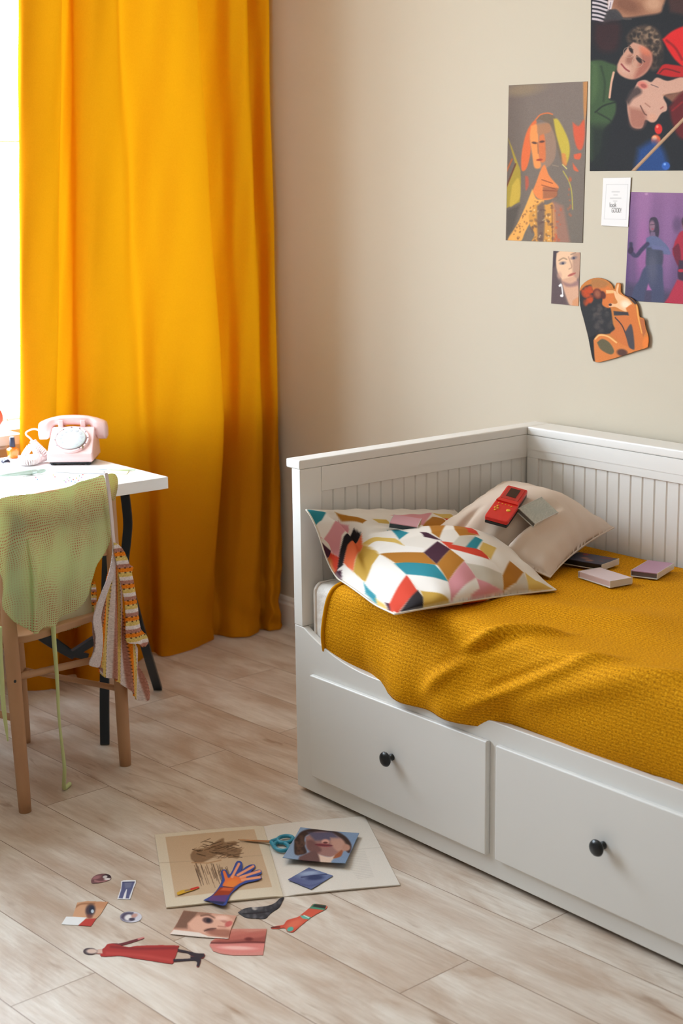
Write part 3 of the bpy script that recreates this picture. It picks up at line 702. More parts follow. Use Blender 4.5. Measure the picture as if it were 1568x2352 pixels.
# striped crochet top hanging on the right of the chair back
ct = thing('crochet_top', tuple(np.r_[(RT-FX*0.06)[:2], 0.35]), 'orange, mauve and white striped crochet top hanging from the chair back by its strap', 'top')
CW, CM, CO, CY_ = (238, 226, 224), (186, 130, 114), (240, 134, 22), (228, 200, 116)
def fan(k, apex, a0, period, n, holes=True):
    """stripes fanning from an apex"""
    ang = np.degrees(np.arctan2(k.U-apex[0], k.V-apex[1])); rad = np.hypot(k.U-apex[0], k.V-apex[1])
    t = ((ang-a0)/period) % 1.0
    for lo_, hi_, c in ((0, 0.26, CW), (0.26, 0.48, CM), (0.48, 0.72, CO), (0.72, 1.0, CY_)):
        k.put(np.clip((t-lo_)/0.05+0.5, 0, 1)*np.clip((hi_-t)/0.05+0.5, 0, 1), c)
    if holes:
        for e_ in (0.48, 0.99):
            r_ = np.abs(((rad/8.0+e_*3) % 1)-0.5)*8.0; d = np.hypot((t-e_)*np.radians(period)*rad, r_)
            k.put(np.clip((1.25-d)/1.0+0.5, 0, 1)*0.8, (66, 44, 34))
    k.grain(9, 3, 2)
def across(k, p0, p1, period, holes=True):
    P = np.array([p0, p1], float); d = P[1]-P[0]; L_ = np.hypot(*d); d /= L_
    s_ = (k.U-P[0, 0])*d[0]+(k.V-P[0, 1])*d[1]; w_ = -(k.U-P[0, 0])*d[1]+(k.V-P[0, 1])*d[0]; t = (s_/period) % 1.0
    for lo_, hi_, c in ((0, 0.22, CW), (0.22, 0.46, CM), (0.46, 0.72, CO), (0.72, 1.0, CY_)):
        k.put(np.clip((t-lo_)/0.06+0.5, 0, 1)*np.clip((hi_-t)/0.06+0.5, 0, 1), c)
    for e_ in (0.46, 0.74):
        r_ = np.abs(((w_/9.0+e_*3) % 1)-0.5)*9.0; dd = np.hypot((t-e_)*period, r_); k.put(np.clip((1.7-dd)/1.0+0.5, 0, 1)*0.85, (74, 44, 30))
    k.grain(9, 4, 2)
body = [(262, 1246), (270, 1262), (276, 1300), (284, 1345), (288, 1400), (296, 1440), (308, 1475), (318, 1500), (326, 1530), (334, 1565), (339, 1590), (337, 1604), (328, 1612), (316, 1604), (300, 1592), (286, 1574), (272, 1566), (258, 1558), (246, 1558), (236, 1548), (228, 1534), (226, 1500), (232, 1460), (236, 1420), (242, 1380), (250, 1330), (257, 1288)]
cloth('body_panel', [(220, 1240), (344, 1240), (344, 1616), (220, 1616)], 150, 400, CW, [body], lambda k: fan(k, (268, 1120), -7.5, 4.6, 9), back_plane(0.032), lambda a, b: 0.009*np.sin(a*19+b*2)*(0.2+b)+0.004*np.sin(a*43), M_KNIT, ct, 0.003)
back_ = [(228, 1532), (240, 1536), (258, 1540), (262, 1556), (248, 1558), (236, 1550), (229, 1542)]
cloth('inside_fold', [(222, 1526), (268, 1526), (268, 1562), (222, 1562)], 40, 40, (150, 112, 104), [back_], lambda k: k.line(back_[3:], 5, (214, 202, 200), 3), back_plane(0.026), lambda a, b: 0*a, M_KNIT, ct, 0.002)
band = [(259, 1246), (266, 1252), (268, 1268), (264, 1300), (256, 1335), (248, 1365), (240, 1395), (235, 1420), (236, 1455), (233, 1495), (228, 1530), (216, 1532), (203, 1526), (209, 1508), (216, 1490), (219, 1460), (216, 1428), (224, 1396), (234, 1365), (244, 1335), (252, 1300), (257, 1270)]
cloth('front_band', [(198, 1242), (272, 1242), (272, 1536), (198, 1536)], 80, 300, (222, 210, 210), [band], lambda k: k.grain(7, 6, 2), back_plane(0.044), lambda a, b: 0.004*np.sin(b*9), M_KNIT, ct, 0.003)
edge = [(213, 1336), (219, 1338), (222, 1360), (221, 1385), (216, 1396), (211, 1386), (210, 1360)]
cloth('sleeve_edge', [(206, 1330), (226, 1330), (226, 1400), (206, 1400)], 24, 70, CO, [edge], lambda k: across(k, (214, 1325), (216, 1400), 24), back_plane(0.006), lambda a, b: 0*a, M_KNIT, ct, 0.002)
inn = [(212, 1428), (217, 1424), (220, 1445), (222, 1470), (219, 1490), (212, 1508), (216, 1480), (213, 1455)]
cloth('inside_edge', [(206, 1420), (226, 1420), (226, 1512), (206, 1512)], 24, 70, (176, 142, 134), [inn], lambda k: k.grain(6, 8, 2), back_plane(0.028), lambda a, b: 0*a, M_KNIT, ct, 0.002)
sleeve = [(262, 1246), (270, 1250), (279, 1262), (287, 1282), (292, 1296), (302, 1302), (297, 1314), (302, 1336), (306, 1356), (311, 1382), (316, 1408), (319, 1432), (326, 1448), (337, 1460), (341, 1475), (330, 1487), (314, 1478), (291, 1475), (288, 1440), (286, 1400), (281, 1360), (275, 1325), (268, 1292), (263, 1268)]
cloth('sleeve', [(256, 1242), (346, 1242), (346, 1492), (256, 1492)], 110, 280, CW, [sleeve], lambda k: across(k, (264, 1252), (312, 1480), 37.5), back_plane(0.055), lambda a, b: 0.010*np.sin(np.clip((a-0.15-b*0.25)/0.4, 0, 1)*math.pi), M_KNIT, ct, 0.003)
sp = tie([(243, 1086), (246, 1102), (250, 1130), (254, 1165), (257, 1200), (259, 1225), (262, 1255)], 0.004, 0.040)
V, F = strip(smoothline(sp, 6), 0.0105, 0.004, tuple(EX)); bevel(mk('strap', V, F, M_STRAP, ct), 0.001)

# ================================================================== things on the desk
# pink rotary telephone, built facing the viewer
M_PINK = mat('pale_pink_plastic', (242, 204, 202), 0.3, 0.5, coat=0.2)
M_DIAL = mat('clear_grey_dial', (205, 214, 214), 0.2, 0.5, coat=0.3)
pb = on_z(161, 1069, ZT)
tel = thing('telephone', (float(pb[0]), float(pb[1]), ZT), 'pale pink rotary telephone on the white desk', 'telephone', rz=-YAW)
# local: x to the right, y away from the viewer, z up
side = [(0.000, 0.010), (-0.003, 0.020), (-0.001, 0.032), (0.008, 0.041), (0.080, 0.092), (0.094, 0.097), (0.130, 0.095), (0.141, 0.084), (0.150, 0.040), (0.152, 0.010)]
bd = smoothline(side, 5); V = []; F = []; n = len(bd)
xs_ = [-1, -0.985, -0.94, 0.94, 0.985, 1]; ins = [0.010, 0.003, 0, 0, 0.003, 0.010]
for x, i_ in zip(xs_, ins):
    for (y, z) in bd:
        cy, cz = 0.075, 0.048; w_ = 0.0675-0.005*np.clip(z/0.1, 0, 1); q = 1-i_/0.06
        V.append((x*w_, cy+(y-cy)*q, max(0.010, cz+(z-cz)*q)))
for i in range(len(xs_)-1):
    for k in range(n): F.append((i*n+k, (i+1)*n+k, (i+1)*n+(k+1) % n, i*n+(k+1) % n))
F += [tuple(range(n)), tuple((len(xs_)-1)*n+k for k in range(n))[::-1]]
o = mk('phone_body', V, F, M_PINK, tel, smooth=True, local=True); bevel(o, 0.002, 2, 40)
slope = Vector((0, -0.051, 0.072)).normalized()    # outward normal of the dial face
dc = (0.0, 0.0435, 0.067)
d_ = MB().lathe([(0.0515, -0.004), (0.0535, 0.001), (0.0525, 0.005), (0.047, 0.006), (0.045, 0.003), (0.001, 0.003)], 48, dc, tuple(slope)).build('dial', M_PINK, tel, smooth=True, local=True)
MB().lathe([(0.042, 0.003), (0.042, 0.0085), (0.040, 0.0095), (0.001, 0.0095)], 40, dc, tuple(slope)).build('finger_wheel', M_DIAL, d_, smooth=True, local=True)
Q = Vector((0, 0, 1)).rotation_difference(slope); hb = MB(); nb_ = MB()
for k in range(10):
    t = math.radians(-55+k*30); p = Q @ Vector((0.031*math.cos(t), 0.031*math.sin(t), 0.0094)); hb.lathe([(0.0052, 0), (0.0052, 0.0006), (0.0001, 0.0006)], 12, (dc[0]+p.x, dc[1]+p.y, dc[2]+p.z), tuple(slope))
    p = Q @ Vector((0.0475*math.cos(t), 0.0475*math.sin(t), 0.0052)); nb_.lathe([(0.0022, 0), (0.0022, 0.0012), (0.0001, 0.0012)], 8, (dc[0]+p.x, dc[1]+p.y, dc[2]+p.z), tuple(slope))
hb.build('finger_hole', mat('dial_hole', (176, 176, 178), 0.4), d_, local=True)
nb_.build('number_ring', mat('dial_number', (110, 104, 106), 0.5), d_, local=True)
p = Q @ Vector((0.034, -0.030, 0.0095)); MB().prism([(dc[0]+p.x, dc[1]+p.y-0.001, dc[2]+p.z), (dc[0]+p.x+0.006, dc[1]+p.y-0.002, dc[2]+p.z-0.004), (dc[0]+p.x+0.003, dc[1]+p.y-0.003, dc[2]+p.z-0.014)], (0, -0.002, 0.001)).build('finger_stop', mat('brass_stop', (150, 130, 90), 0.35, metallic=0.8), d_, local=True)
for x in (-0.038, 0.027):
    bevel(MB().prism([(x-0.007, 0.090, 0.080), (x-0.007, 0.144, 0.080), (x-0.007, 0.144, 0.118), (x-0.007, 0.1365, 0.118), (x-0.007, 0.1345, 0.1005), (x-0.007, 0.0995, 0.1005), (x-0.007, 0.0975, 0.118), (x-0.007, 0.090, 0.118)], (0.014, 0, 0)).build('cradle_prong', M_PINK, tel, local=True), 0.0015, 2)
MB().box(-0.060, 0.060, 0.006, 0.146, 0.004, 0.0115).build('base_plate', M_KNOB, tel, local=True)
for x in (-0.05, 0.05):
    for y in (0.014, 0.135): MB().lathe([(0.008, 0), (0.009, 0.004), (0.007, 0.012)], 14, (x, y, 0.0)).build('foot', M_KNOB, tel, local=True)
# handset: a lofted bar with dropped ends
V = []; F = []; xh = np.linspace(-0.102, 0.102, 49); m_ = 20
for x in xh:
    q = abs(x)/0.102; top = 0.129-0.022*q**2.4; endf = np.clip((abs(x)-0.050)/0.026, 0, 1); endf = endf*endf*(3-2*endf)
    bot = 0.102-0.003*q-endf*0.040; wy = 0.016+0.010*endf
    if q > 0.93:
        e_ = (q-0.93)/0.07; rr_ = math.sqrt(max(0, 1-e_*e_)); cz_ = (top+bot)/2; top = cz_+(top-cz_)*(0.45+0.55*rr_); bot = cz_-(cz_-bot)*(0.62+0.38*rr_); wy *= 0.35+0.65*rr_
    for k in range(m_):
        t = 2*math.pi*k/m_; c_, s_ = math.cos(t), math.sin(t)
        V.append((x-0.006, 0.117+wy*math.copysign(abs(c_)**0.6, c_), (top+bot)/2+(top-bot)/2*math.copysign(abs(s_)**0.6, s_)))
for i in range(len(xh)-1):
    for k in range(m_): F.append((i*m_+k, (i+1)*m_+k, (i+1)*m_+(k+1) % m_, i*m_+(k+1) % m_))
F += [tuple(range(m_)), tuple((len(xh)-1)*m_+k for k in range(m_))[::-1]]
mk('handset', V, F, M_PINK, tel, smooth=True, local=True)
# cord: loop from the handset, then a coil lying on the desk
M_CORD = mat('pink_white_cord', (240, 228, 226), 0.4, 0.4)
loop = smoothline([(-0.104, 0.112, 0.085), (-0.118, 0.100, 0.092), (-0.134, 0.085, 0.088), (-0.136, 0.066, 0.082), (-0.124, 0.060, 0.072), (-0.116, 0.058, 0.064)], 8)
path = smoothline([(-0.116, 0.058, 0.064), (-0.108, 0.055, 0.054), (-0.092, 0.050, 0.040), (-0.080, 0.050, 0.026), (-0.078, 0.060, 0.016), (-0.088, 0.050, 0.012), (-0.110, 0.020, 0.012), (-0.134, 0.018, 0.012), (-0.142, 0.040, 0.014), (-0.136, 0.056, 0.030), (-0.122, 0.058, 0.046), (-0.108, 0.050, 0.040), (-0.098, 0.020, 0.014), (-0.118, -0.006, 0.012), (-0.145, 0.004, 0.012), (-0.140, 0.030, 0.012), (-0.11, 0.045, 0.012), (-0.085, 0.060, 0.012), (-0.062, 0.075, 0.018)], 40)
T = np.gradient(path, axis=0); T /= np.linalg.norm(T, axis=1)[:, None]; N_ = np.cross(T, np.array([0.3, 0.2, 0.9])); N_ /= np.linalg.norm(N_, axis=1)[:, None]; B_ = np.cross(T, N_)
d0 = np.r_[0, np.cumsum(np.linalg.norm(np.diff(path, axis=0), axis=1))]; ss = np.arange(0, d0[-1], 0.00045)
I = lambda A_: np.stack([np.interp(ss, d0, A_[:, k]) for k in range(3)], 1)
Pp, Nn, Bb = I(path), I(N_), I(B_); ph = ss/0.0048*2*math.pi
hel = Pp+0.0082*(np.cos(ph)[:, None]*Nn+np.sin(ph)[:, None]*Bb); hel[:, 2] = np.maximum(hel[:, 2], 0.0025)
MB().tube(loop, 0.0024, 8).tube(hel, 0.0022, 6).build('coiled_cord', M_CORD, tel, smooth=True, local=True)

# nail polish
p = on_z(30, 1052, ZT)
np_ = thing('nail_polish', (float(p[0]), float(p[1]), ZT), 'small orange nail polish bottle with dark cap beside the telephone cord', 'nail polish')
bo = MB(); sec = [(0.0, 0.010), (0.002, 0.0135), (0.012, 0.0145), (0.022, 0.016), (0.028, 0.0155), (0.031, 0.009), (0.034, 0.0065)]
V = []; F = []
for z, r in sec:
    for k in range(24):
        t = 2*math.pi*k/24; V.append((r*math.copysign(abs(math.cos(t))**0.6, math.cos(t)), r*math.copysign(abs(math.sin(t))**0.6, math.sin(t)), z))
for i in range(len(sec)-1):
    for k in range(24): F.append((i*24+k, i*24+(k+1) % 24, i*24+24+(k+1) % 24, i*24+24+k))
F += [tuple(range(24))[::-1], tuple((len(sec)-1)*24+k for k in range(24))]
mk('bottle', V, F, mat('orange_polish', (240, 128, 34), 0.12, 0.5, coat=0.6), np_, smooth=True, local=True)
MB().lathe([(0.0082, 0.034), (0.0086, 0.036), (0.0076, 0.062), (0.0070, 0.063), (0.001, 0.063)], 22).build('cap', mat('dark_navy_cap', (38, 44, 66), 0.35), np_, smooth=True, local=True)
# claw clip
p = on_z(13, 1063, ZT); M_CLAW = mat('dark_violet_plastic', (44, 38, 58), 0.3)
hc = MB()
for s_ in (-1, 1):
    q = []
    for k in range(9):
        t = math.pi*k/8; q.append((0.011*math.cos(t), s_*(0.003+0.006*math.sin(t)), 0.001+0.010*math.sin(t)))
    V, F = strip(q, 0.006, 0.002, (0, 1, 0.3)); hc.add(V, F)
hc.tube([(-0.012, 0, 0.004), (0.012, 0, 0.004)], 0.0035, 10)
cl = hc.build('claw_clip', M_CLAW, None, local=True); cl.location = (float(p[0]), float(p[1]), ZT+0.0002)
tag(cl, 'tiny dark violet hair clip lying on the desk in front of the nail polish', 'hair clip')
# round coral mirror on a white ring stand, mostly outside the picture
p = on_z(-14, 1030, ZT+0.0); mi = thing('desk_mirror', (float(p[0]), float(p[1]), ZT), 'round coral vanity mirror on a white ring stand at the end of the desk', 'mirror', rz=-YAW)
MB().lathe([(0.036, -0.003), (0.038, 0.0), (0.036, 0.003), (0.001, 0.003)], 40, (-0.004, 0, 0.098), (0, 1, 0)).build('mirror_frame', mat('coral_plastic', (226, 92, 70), 0.35), mi, smooth=True, local=True)
MB().lathe([(0.030, 0.003), (0.030, 0.0036), (0.001, 0.0036)], 36, (-0.004, 0, 0.098), (0, 1, 0)).build('mirror_glass', mat('mirror_glass', (230, 230, 230), 0.05, metallic=1.0), mi, local=True)
M_WP = mat('white_plastic', (238, 236, 234), 0.35)
MB().tube([(-0.004+0.048*math.cos(t), 0.006, 0.075+0.052*math.sin(t)) for t in np.linspace(-1.5, 0.35, 24)], 0.0028, 10).tube([(-0.004-0.048*math.cos(t), 0.006, 0.075+0.052*math.sin(t)) for t in np.linspace(-1.5, 0.35, 24)], 0.0028, 10).build('ring_stand', M_WP, mi, smooth=True, local=True)
MB().lathe([(0.006, -0.006), (0.007, 0), (0.006, 0.006), (0.001, 0.007)], 16, (0.044, 0.0, 0.088), (0, -1, 0)).build('pivot_knob', M_PINK, mi, smooth=True, local=True)
MB().lathe([(0.045, 0.0), (0.045, 0.005), (0.040, 0.009), (0.010, 0.022), (0.004, 0.026)], 32, (-0.004, 0.006, 0)).build('stand_base', M_WP, mi, smooth=True, local=True)
# pens and brush
def deskline(u0, v0, u1, v1, h): return on_z([u0, u1], [v0, v1], ZT+h)
def pen(name, ends, profile, parts, label, cat, group=None):
    a, b = ends; d = b-a; L_ = np.linalg.norm(d); d = d/L_
    t_ = thing(name, tuple(a), label, cat, group)
    for nm, prof_, m_ in parts:
        MB().lathe([(r, z*L_) for r, z in prof_], 16, tuple(a), tuple(d)).build(nm, m_, t_, smooth=True)
    return t_
M_MINT = mat('mint_grey_handle', (190, 208, 196), 0.35)
pen('makeup_brush', deskline(-10, 1094, 106, 1080, 0.0085), None,
    [('handle', [(0.002, 0.0), (0.005, 0.2), (0.0082, 0.68), (0.008, 0.70)], M_MINT), ('ferrule', [(0.0083, 0.70), (0.0084, 0.705), (0.0066, 0.80), (0.0060, 0.805)], mat('pale_ferrule', (212, 232, 226), 0.25, metallic=0.3)),
     ('bristles', [(0.006, 0.805), (0.0075, 0.88), (0.005, 0.97), (0.001, 1.0)], mat('pale_green_bristle', (196, 216, 204), 0.8))], 'mint grey makeup brush lying along the desk before the phone cord', 'brush')
pen('marker_pen', deskline(118, 1080, 240, 1085, 0.0055), None,
    [('barrel', [(0.003, 0.0), (0.0052, 0.04), (0.0053, 0.70), (0.0053, 0.705)], M_WP), ('cap', [(0.0056, 0.705), (0.0057, 0.72), (0.0050, 0.98), (0.004, 1.0)], mat('white_lilac_cap', (232, 230, 240), 0.35))], 'white marker pen lying in front of the telephone', 'pen')
pen('marker_pen', deskline(224, 1075, 312, 1079, 0.005), None,
    [('barrel', [(0.0046, 0.0), (0.0048, 0.03), (0.0048, 0.58), (0.0048, 0.585)], mat('pale_blue_barrel', (212, 226, 236), 0.35)), ('cap', [(0.0050, 0.585), (0.0051, 0.60), (0.0026, 0.98), (0.001, 1.0)], mat('pale_mint_cap', (214, 230, 208), 0.35))], 'pastel blue marker pen near the desk corner, to the side of the telephone', 'pen')
sh = Sheet([(246, 1079), (300, 1077), (292, 1089), (250, 1088)], 20, 12, (238, 232, 190))
tag(sh.build('note_paper', lambda u, v: on_z(u, v, ZT+0.0012), M_PAPER, None), 'pale yellow note paper on the desk corner', 'paper')
# beads
bm_ = MB().lathe([(0.0006, -0.0017), (0.0018, -0.0012), (0.0023, 0), (0.0018, 0.0012), (0.0006, 0.0017)], 12); bc = [(214, 110, 130), (120, 160, 210), (200, 90, 80), (230, 190, 90), (150, 190, 150), (170, 130, 190)]
mats_ = [mat('bead_glaze', c, 0.25) for c in bc]; protos = [mk('bead', bm_.v, bm_.f, m_, None, smooth=True) for m_ in mats_]
spots = [(82, 1096), (86, 1101), (126, 1095), (122, 1091), (147, 1104), (151, 1107), (158, 1104), (164, 1105), (168, 1101), (176, 1098), (182, 1093), (187, 1096), (180, 1103), (172, 1107), (190, 1090), (196, 1086), (160, 1097), (154, 1100)]
for i, (u, v) in enumerate(spots):
    p = on_z(u, v, ZT+0.0019); pr = protos[i % 6]
    o = pr if i < 6 else pr.copy()
    if i >= 6: COL.objects.link(o)
    o.location = tuple(map(float, p)); tag(o, 'tiny coloured bead scattered on the white desk in front of the telephone', 'bead', 'beads scattered on the desk')
# ================================================================== pillows
M_PATT = mat_print('patterned_cotton', 0.85, 0.0, bump=(700, 0.15, 0.001))
M_LINEN = mat('beige_linen', (216, 198, 182), 0.9, 0.15, bump=(500, 0.2, 0.001))
BED_Z = 0.5795
def pillow_grid(c, n, top, bot, pinch, wr, seed):
    """c = corners P00, P10, P11, P01; returns top and bottom skins"""
    P00, P10, P11, P01 = [np.asarray(q, float) for q in c]
    a = np.linspace(0, 1, n)[:, None]; b = np.linspace(0, 1, n)[None, :]
    aa = a+pinch*(0.5-a)*2*(4*b*(1-b))*(0.6); bb = b+pinch*(0.5-b)*2*(4*a*(1-a))*(0.6)
    aa3, bb3 = aa[..., None], bb[..., None]
    B = P00*(1-aa3)*(1-bb3)+P10*aa3*(1-bb3)+P11*aa3*bb3+P01*(1-aa3)*bb3
    nrm = np.cross(P10-P00, P01-P00)+np.cross(P11-P10, P01-P11)*0; nrm = np.cross(P11-P00, P01-P10); nrm /= np.linalg.norm(nrm)
    if nrm[2] < 0: nrm = -nrm
    A = a+0*b; Bq = b+0*a
    h = (np.clip(np.sin(math.pi*A), 0, 1)*np.clip(np.sin(math.pi*Bq), 0, 1))**0.5
    r = np.random.RandomState(seed); w_ = np.zeros(A.shape)
    for k in range(7):
        f1, f2, p_ = r.uniform(-9, 9), r.uniform(-9, 9), r.uniform(0, 6); w_ += np.sin(A*f1+Bq*f2+p_)/7
    edge = np.minimum(np.minimum(A, 1-A), np.minimum(Bq, 1-Bq)); rad = np.exp(-edge/0.10)*(1-np.exp(-edge/0.02))
    pk = rad*(np.sin(A*38+1)+np.sin(Bq*41+2))*0.5
    return B, nrm, A, Bq, h, wr*(w_*h*1.6+pk*0.5)
def pillow_mesh(name, T, Bt, material, parent, colT=None, colB=None):
    n = T.shape[0]; V = np.vstack([T.reshape(-1, 3), Bt.reshape(-1, 3)]); F = grid_faces(n, n); m = n*n
    F2 = F[:, ::-1]+m
    # stitch: rim vertices are shared positions
    rim = [(i, 0) for i in range(n)]+[(n-1, j) for j in range(1, n)]+[(i, n-1) for i in range(n-2, -1, -1)]+[(0, j) for j in range(n-2, 0, -1)]
    rid = [i*n+j for i, j in rim]; S_ = [(rid[k], rid[(k+1) % len(rid)], rid[(k+1) % len(rid)]+m, rid[k]+m) for k in range(len(rid))]
    col = None if colT is None else np.vstack([colT.reshape(-1, 3), colB.reshape(-1, 3)])
    nn = np.cross(V[F[n*n//2][1]]-V[F[n*n//2][0]], V[F[n*n//2][3]]-V[F[n*n//2][0]])
    if nn[2] < 0: F, F2 = F[:, ::-1], F2[:, ::-1]
    return mk(name, V, [tuple(q) for q in F]+[tuple(q) for q in F2]+S_, material, parent, smooth=True, col=col), rid
def settle(P, zmin=BED_Z, ymax=-0.040, xmax=0.352):
    P[..., 2] = np.maximum(P[..., 2], zmin); P[..., 1] = np.minimum(P[..., 1], ymax); P[..., 0] = np.minimum(P[..., 0], xmax); return P

# patterned pillow: A by the headboard, B near the bed's front edge, C on the blanket, D at the back
N1 = 190
A_ = on_y(703, 1171, -0.060); B_ = on_plane(907, 1411, (0, 0, 0.597), (0, 0, 1)); C_ = on_z(1276, 1355, 0.586); D_ = on_y(1042, 1172, -0.060)
Bs, nr, Aq, Bq, h, wr = pillow_grid((A_, B_, C_, D_), N1, 0, 0, 0.03, 0.012, 5)
E_ = on_z(768, 1328, 0.584); dl = E_-(A_+(B_-A_)*0.62)
Bs = Bs+(np.sin(math.pi*np.clip(Aq, 0, 1)**1.45)*(1-Bq)**2.2)[..., None]*dl
# a: 0 at the A-D edge, 1 at the B-C edge; b: 0 at the A-B edge, 1 at the D-C edge
crease = np.exp(-(((Bq-0.13-0.05*np.sin(Aq*5))/0.035)**2))*np.clip((0.80-Aq)/0.25, 0, 1)*np.clip(Aq/0.1, 0, 1)
fold2 = np.exp(-(((Aq-0.36-0.10*Bq)/0.03)**2))*np.clip((Bq-0.2)/0.2, 0, 1)*np.clip((0.9-Bq)/0.2, 0, 1)
fold3 = np.exp(-(((Aq-0.30+0.02*np.sin(Bq*8))/0.05)**2))*np.clip((Bq-0.25)/0.15, 0, 1)*np.clip((0.85-Bq)/0.2, 0, 1)
T1 = Bs+nr*(0.092*h*(0.42+0.58*np.clip((Aq-0.10)/0.5, 0, 1)**1.2)*(1-0.15*np.exp(-((Aq-0.30)/0.12)**2))+wr-0.030*crease-0.014*fold2-0.010*fold3)[..., None]
U1 = settle(Bs-nr*(0.050*h)[..., None]); T1 = settle(T1, BED_Z+0.004)
ik = Ink(Aq, Bq, (224, 214, 203))
PU, PV = survey(T1)
def to_cloth(pts):
    """drawing points of the pattern -> cloth coordinates"""
    P = np.asarray(pts, float)/2.529+np.array([680, 1100]); P = np.vstack([P, P[:1]]); o = []
    for p, q in zip(P[:-1], P[1:]):
        for t in (0.0,):
            c = p*(1-t)+q*t; k = np.argmin((PU-c[0])**2+(PV-c[1])**2); o.append((Aq.ravel()[k], Bq.ravel()[k]))
    return o
TEAL, PINK, BLK, RED, ORG, OLV, OCH, MUS, PLM, WHT, GRY = (40, 128, 142), (208, 140, 146), (28, 22, 26), (202, 62, 38), (222, 104, 62), (190, 150, 62), (168, 108, 30), (206, 170, 88), (66, 30, 46), (230, 222, 214), (196, 186, 170)
for col_, pts in [
    (TEAL, [(55, 180), (175, 195), (150, 240), (80, 290)]), (WHT, [(175, 195), (230, 200), (262, 240), (205, 265), (190, 340), (160, 372), (85, 290), (150, 240)]),
    (PINK, [(200, 290), (245, 245), (300, 270), (302, 300), (262, 330), (250, 455), (190, 400), (160, 350)]),
    (BLK, [(330, 290), (375, 310), (372, 330), (300, 385), (272, 500), (238, 532), (252, 420), (275, 335)]),
    (RED, [(155, 385), (248, 455), (240, 535), (215, 568), (190, 480), (150, 400)]), (OLV, [(75, 290), (112, 312), (160, 395), (195, 480), (215, 560), (150, 440), (85, 340)]),
    (ORG, [(375, 322), (388, 388), (345, 465), (330, 540), (272, 492), (300, 382)]), (OLV, [(388, 385), (485, 437), (402, 598), (330, 543), (345, 462)]),
    (WHT, [(272, 490), (330, 543), (402, 598), (390, 660), (300, 600), (258, 570)]), (PLM, [(228, 545), (262, 532), (265, 585), (240, 580)]),
    (WHT, [(485, 440), (637, 555), (545, 722), (520, 722), (405, 597), (440, 500)]), (TEAL, [(390, 600), (425, 645), (462, 680), (472, 738), (400, 665)]),
    (MUS, [(462, 690), (510, 730), (530, 770), (472, 740)]), (PLM, [(515, 720), (545, 725), (560, 790), (530, 780)]),
    (RED, [(640, 558), (707, 650), (590, 790), (550, 775), (542, 728)]), (BLK, [(707, 648), (737, 690), (737, 770), (635, 785), (600, 790)]),
    (OLV, [(722, 648), (895, 722), (737, 775), (737, 690)]), (WHT, [(638, 556), (690, 553), (872, 597), (892, 720), (722, 648)]),
    (TEAL, [(570, 488), (640, 480), (805, 500), (880, 595), (760, 566), (640, 552)]), (OCH, [(480, 436), (742, 425), (820, 497), (640, 482), (575, 488)]),
    (WHT, [(418, 385), (600, 385), (742, 402), (742, 426), (485, 434)]), (MUS, [(380, 375), (500, 340), (572, 345), (628, 386), (418, 386)]),
    (PLM, [(822, 362), (895, 408), (815, 497), (740, 426)]), (OCH, [(895, 408), (977, 476), (880, 595), (815, 497)]),
    (RED, [(842, 362), (980, 385), (1102, 430), (1118, 468), (1040, 442), (892, 406)]), (WHT, [(895, 406), (1040, 442), (1152, 490), (1192, 548), (1000, 492), (977, 474)]),
    (PINK, [(977, 478), (1042, 572), (895, 722), (882, 597)]), (GRY, [(985, 490), (1192, 546), (1205, 664), (1100, 612), (1045, 572)]),
    (WHT, [(1045, 578), (1062, 632), (995, 702), (900, 724)]), (PINK, [(1050, 580), (1142, 620), (1205, 664), (1050, 706), (995, 702), (1062, 632)]),
    (OCH, [(1240, 478), (1322, 542), (1280, 602), (1205, 664), (1198, 558)]), (GRY, [(1322, 550), (1348, 652), (1207, 668), (1285, 602)]),
    (MUS, [(1330, 543), (1392, 590), (1500, 645), (1380, 660), (1348, 650)]), (OCH, [(737, 266), (790, 220), (852, 230), (882, 258), (832, 342), (788, 312)]),
    (RED, [(852, 224), (922, 230), (1062, 326), (990, 310), (900, 260)]), (OCH, [(882, 256), (920, 262), (1000, 310), (1062, 328), (950, 332), (920, 292)]),
    (TEAL, [(1040, 333), (1082, 355), (1050, 407), (982, 397)]), (TEAL, [(527, 298), (652, 315), (600, 352)]), (OCH, [(225, 193), (290, 208), (412, 240), (385, 257), (262, 240)]),
    (MUS, [(440, 232), (522, 235), (548, 262), (480, 255)]), (PINK, [(545, 212), (790, 198), (740, 268), (690, 272), (655, 240)]), (MUS, [(790, 198), (900, 205), (930, 232), (850, 226)]),
    (PLM, [(718, 308), (752, 310), (842, 358), (800, 350), (742, 335)]), (MUS, [(1085, 368), (1162, 402), (1132, 470), (1065, 405)]), (GRY, [(950, 330), (1040, 333), (982, 397), (905, 378)]), (OLV, [(60, 330), (110, 312), (85, 345)])]:
    ik.poly(to_cloth(pts), col_, 0.006)
rr = np.random.RandomState(3); colB = np.empty(ik.C.shape); colB[:] = (214, 204, 192)
kb = Ink(Aq, Bq, (220, 210, 198)); cols = [TEAL, ORG, MUS, PINK, WHT, OCH, PLM, GRY]
for i in range(7):
    for j in range(7): kb.poly([(i/6, j/6-0.08), (i/6+0.08, j/6), (i/6, j/6+0.08), (i/6-0.08, j/6)], cols[(i*3+j*5) % 8], 0.01)
pil = thing('cushion', tuple((A_+B_+C_+D_)/4-np.array([0, 0, 0.03])), 'cushion with colourful teal, orange, pink and mustard diamond pattern', 'cushion')
_, rid = pillow_mesh('cover', T1, U1, M_PATT, pil, ik.C, kb.C)
rimP = ((T1.reshape(-1, 3)+U1.reshape(-1, 3))/2)[rid]
MB().tube(np.vstack([rimP, rimP[:1]]), 0.0022, 6).build('seam_piping', mat('off_white_piping', (224, 214, 200), 0.9, 0.1), pil, smooth=True)

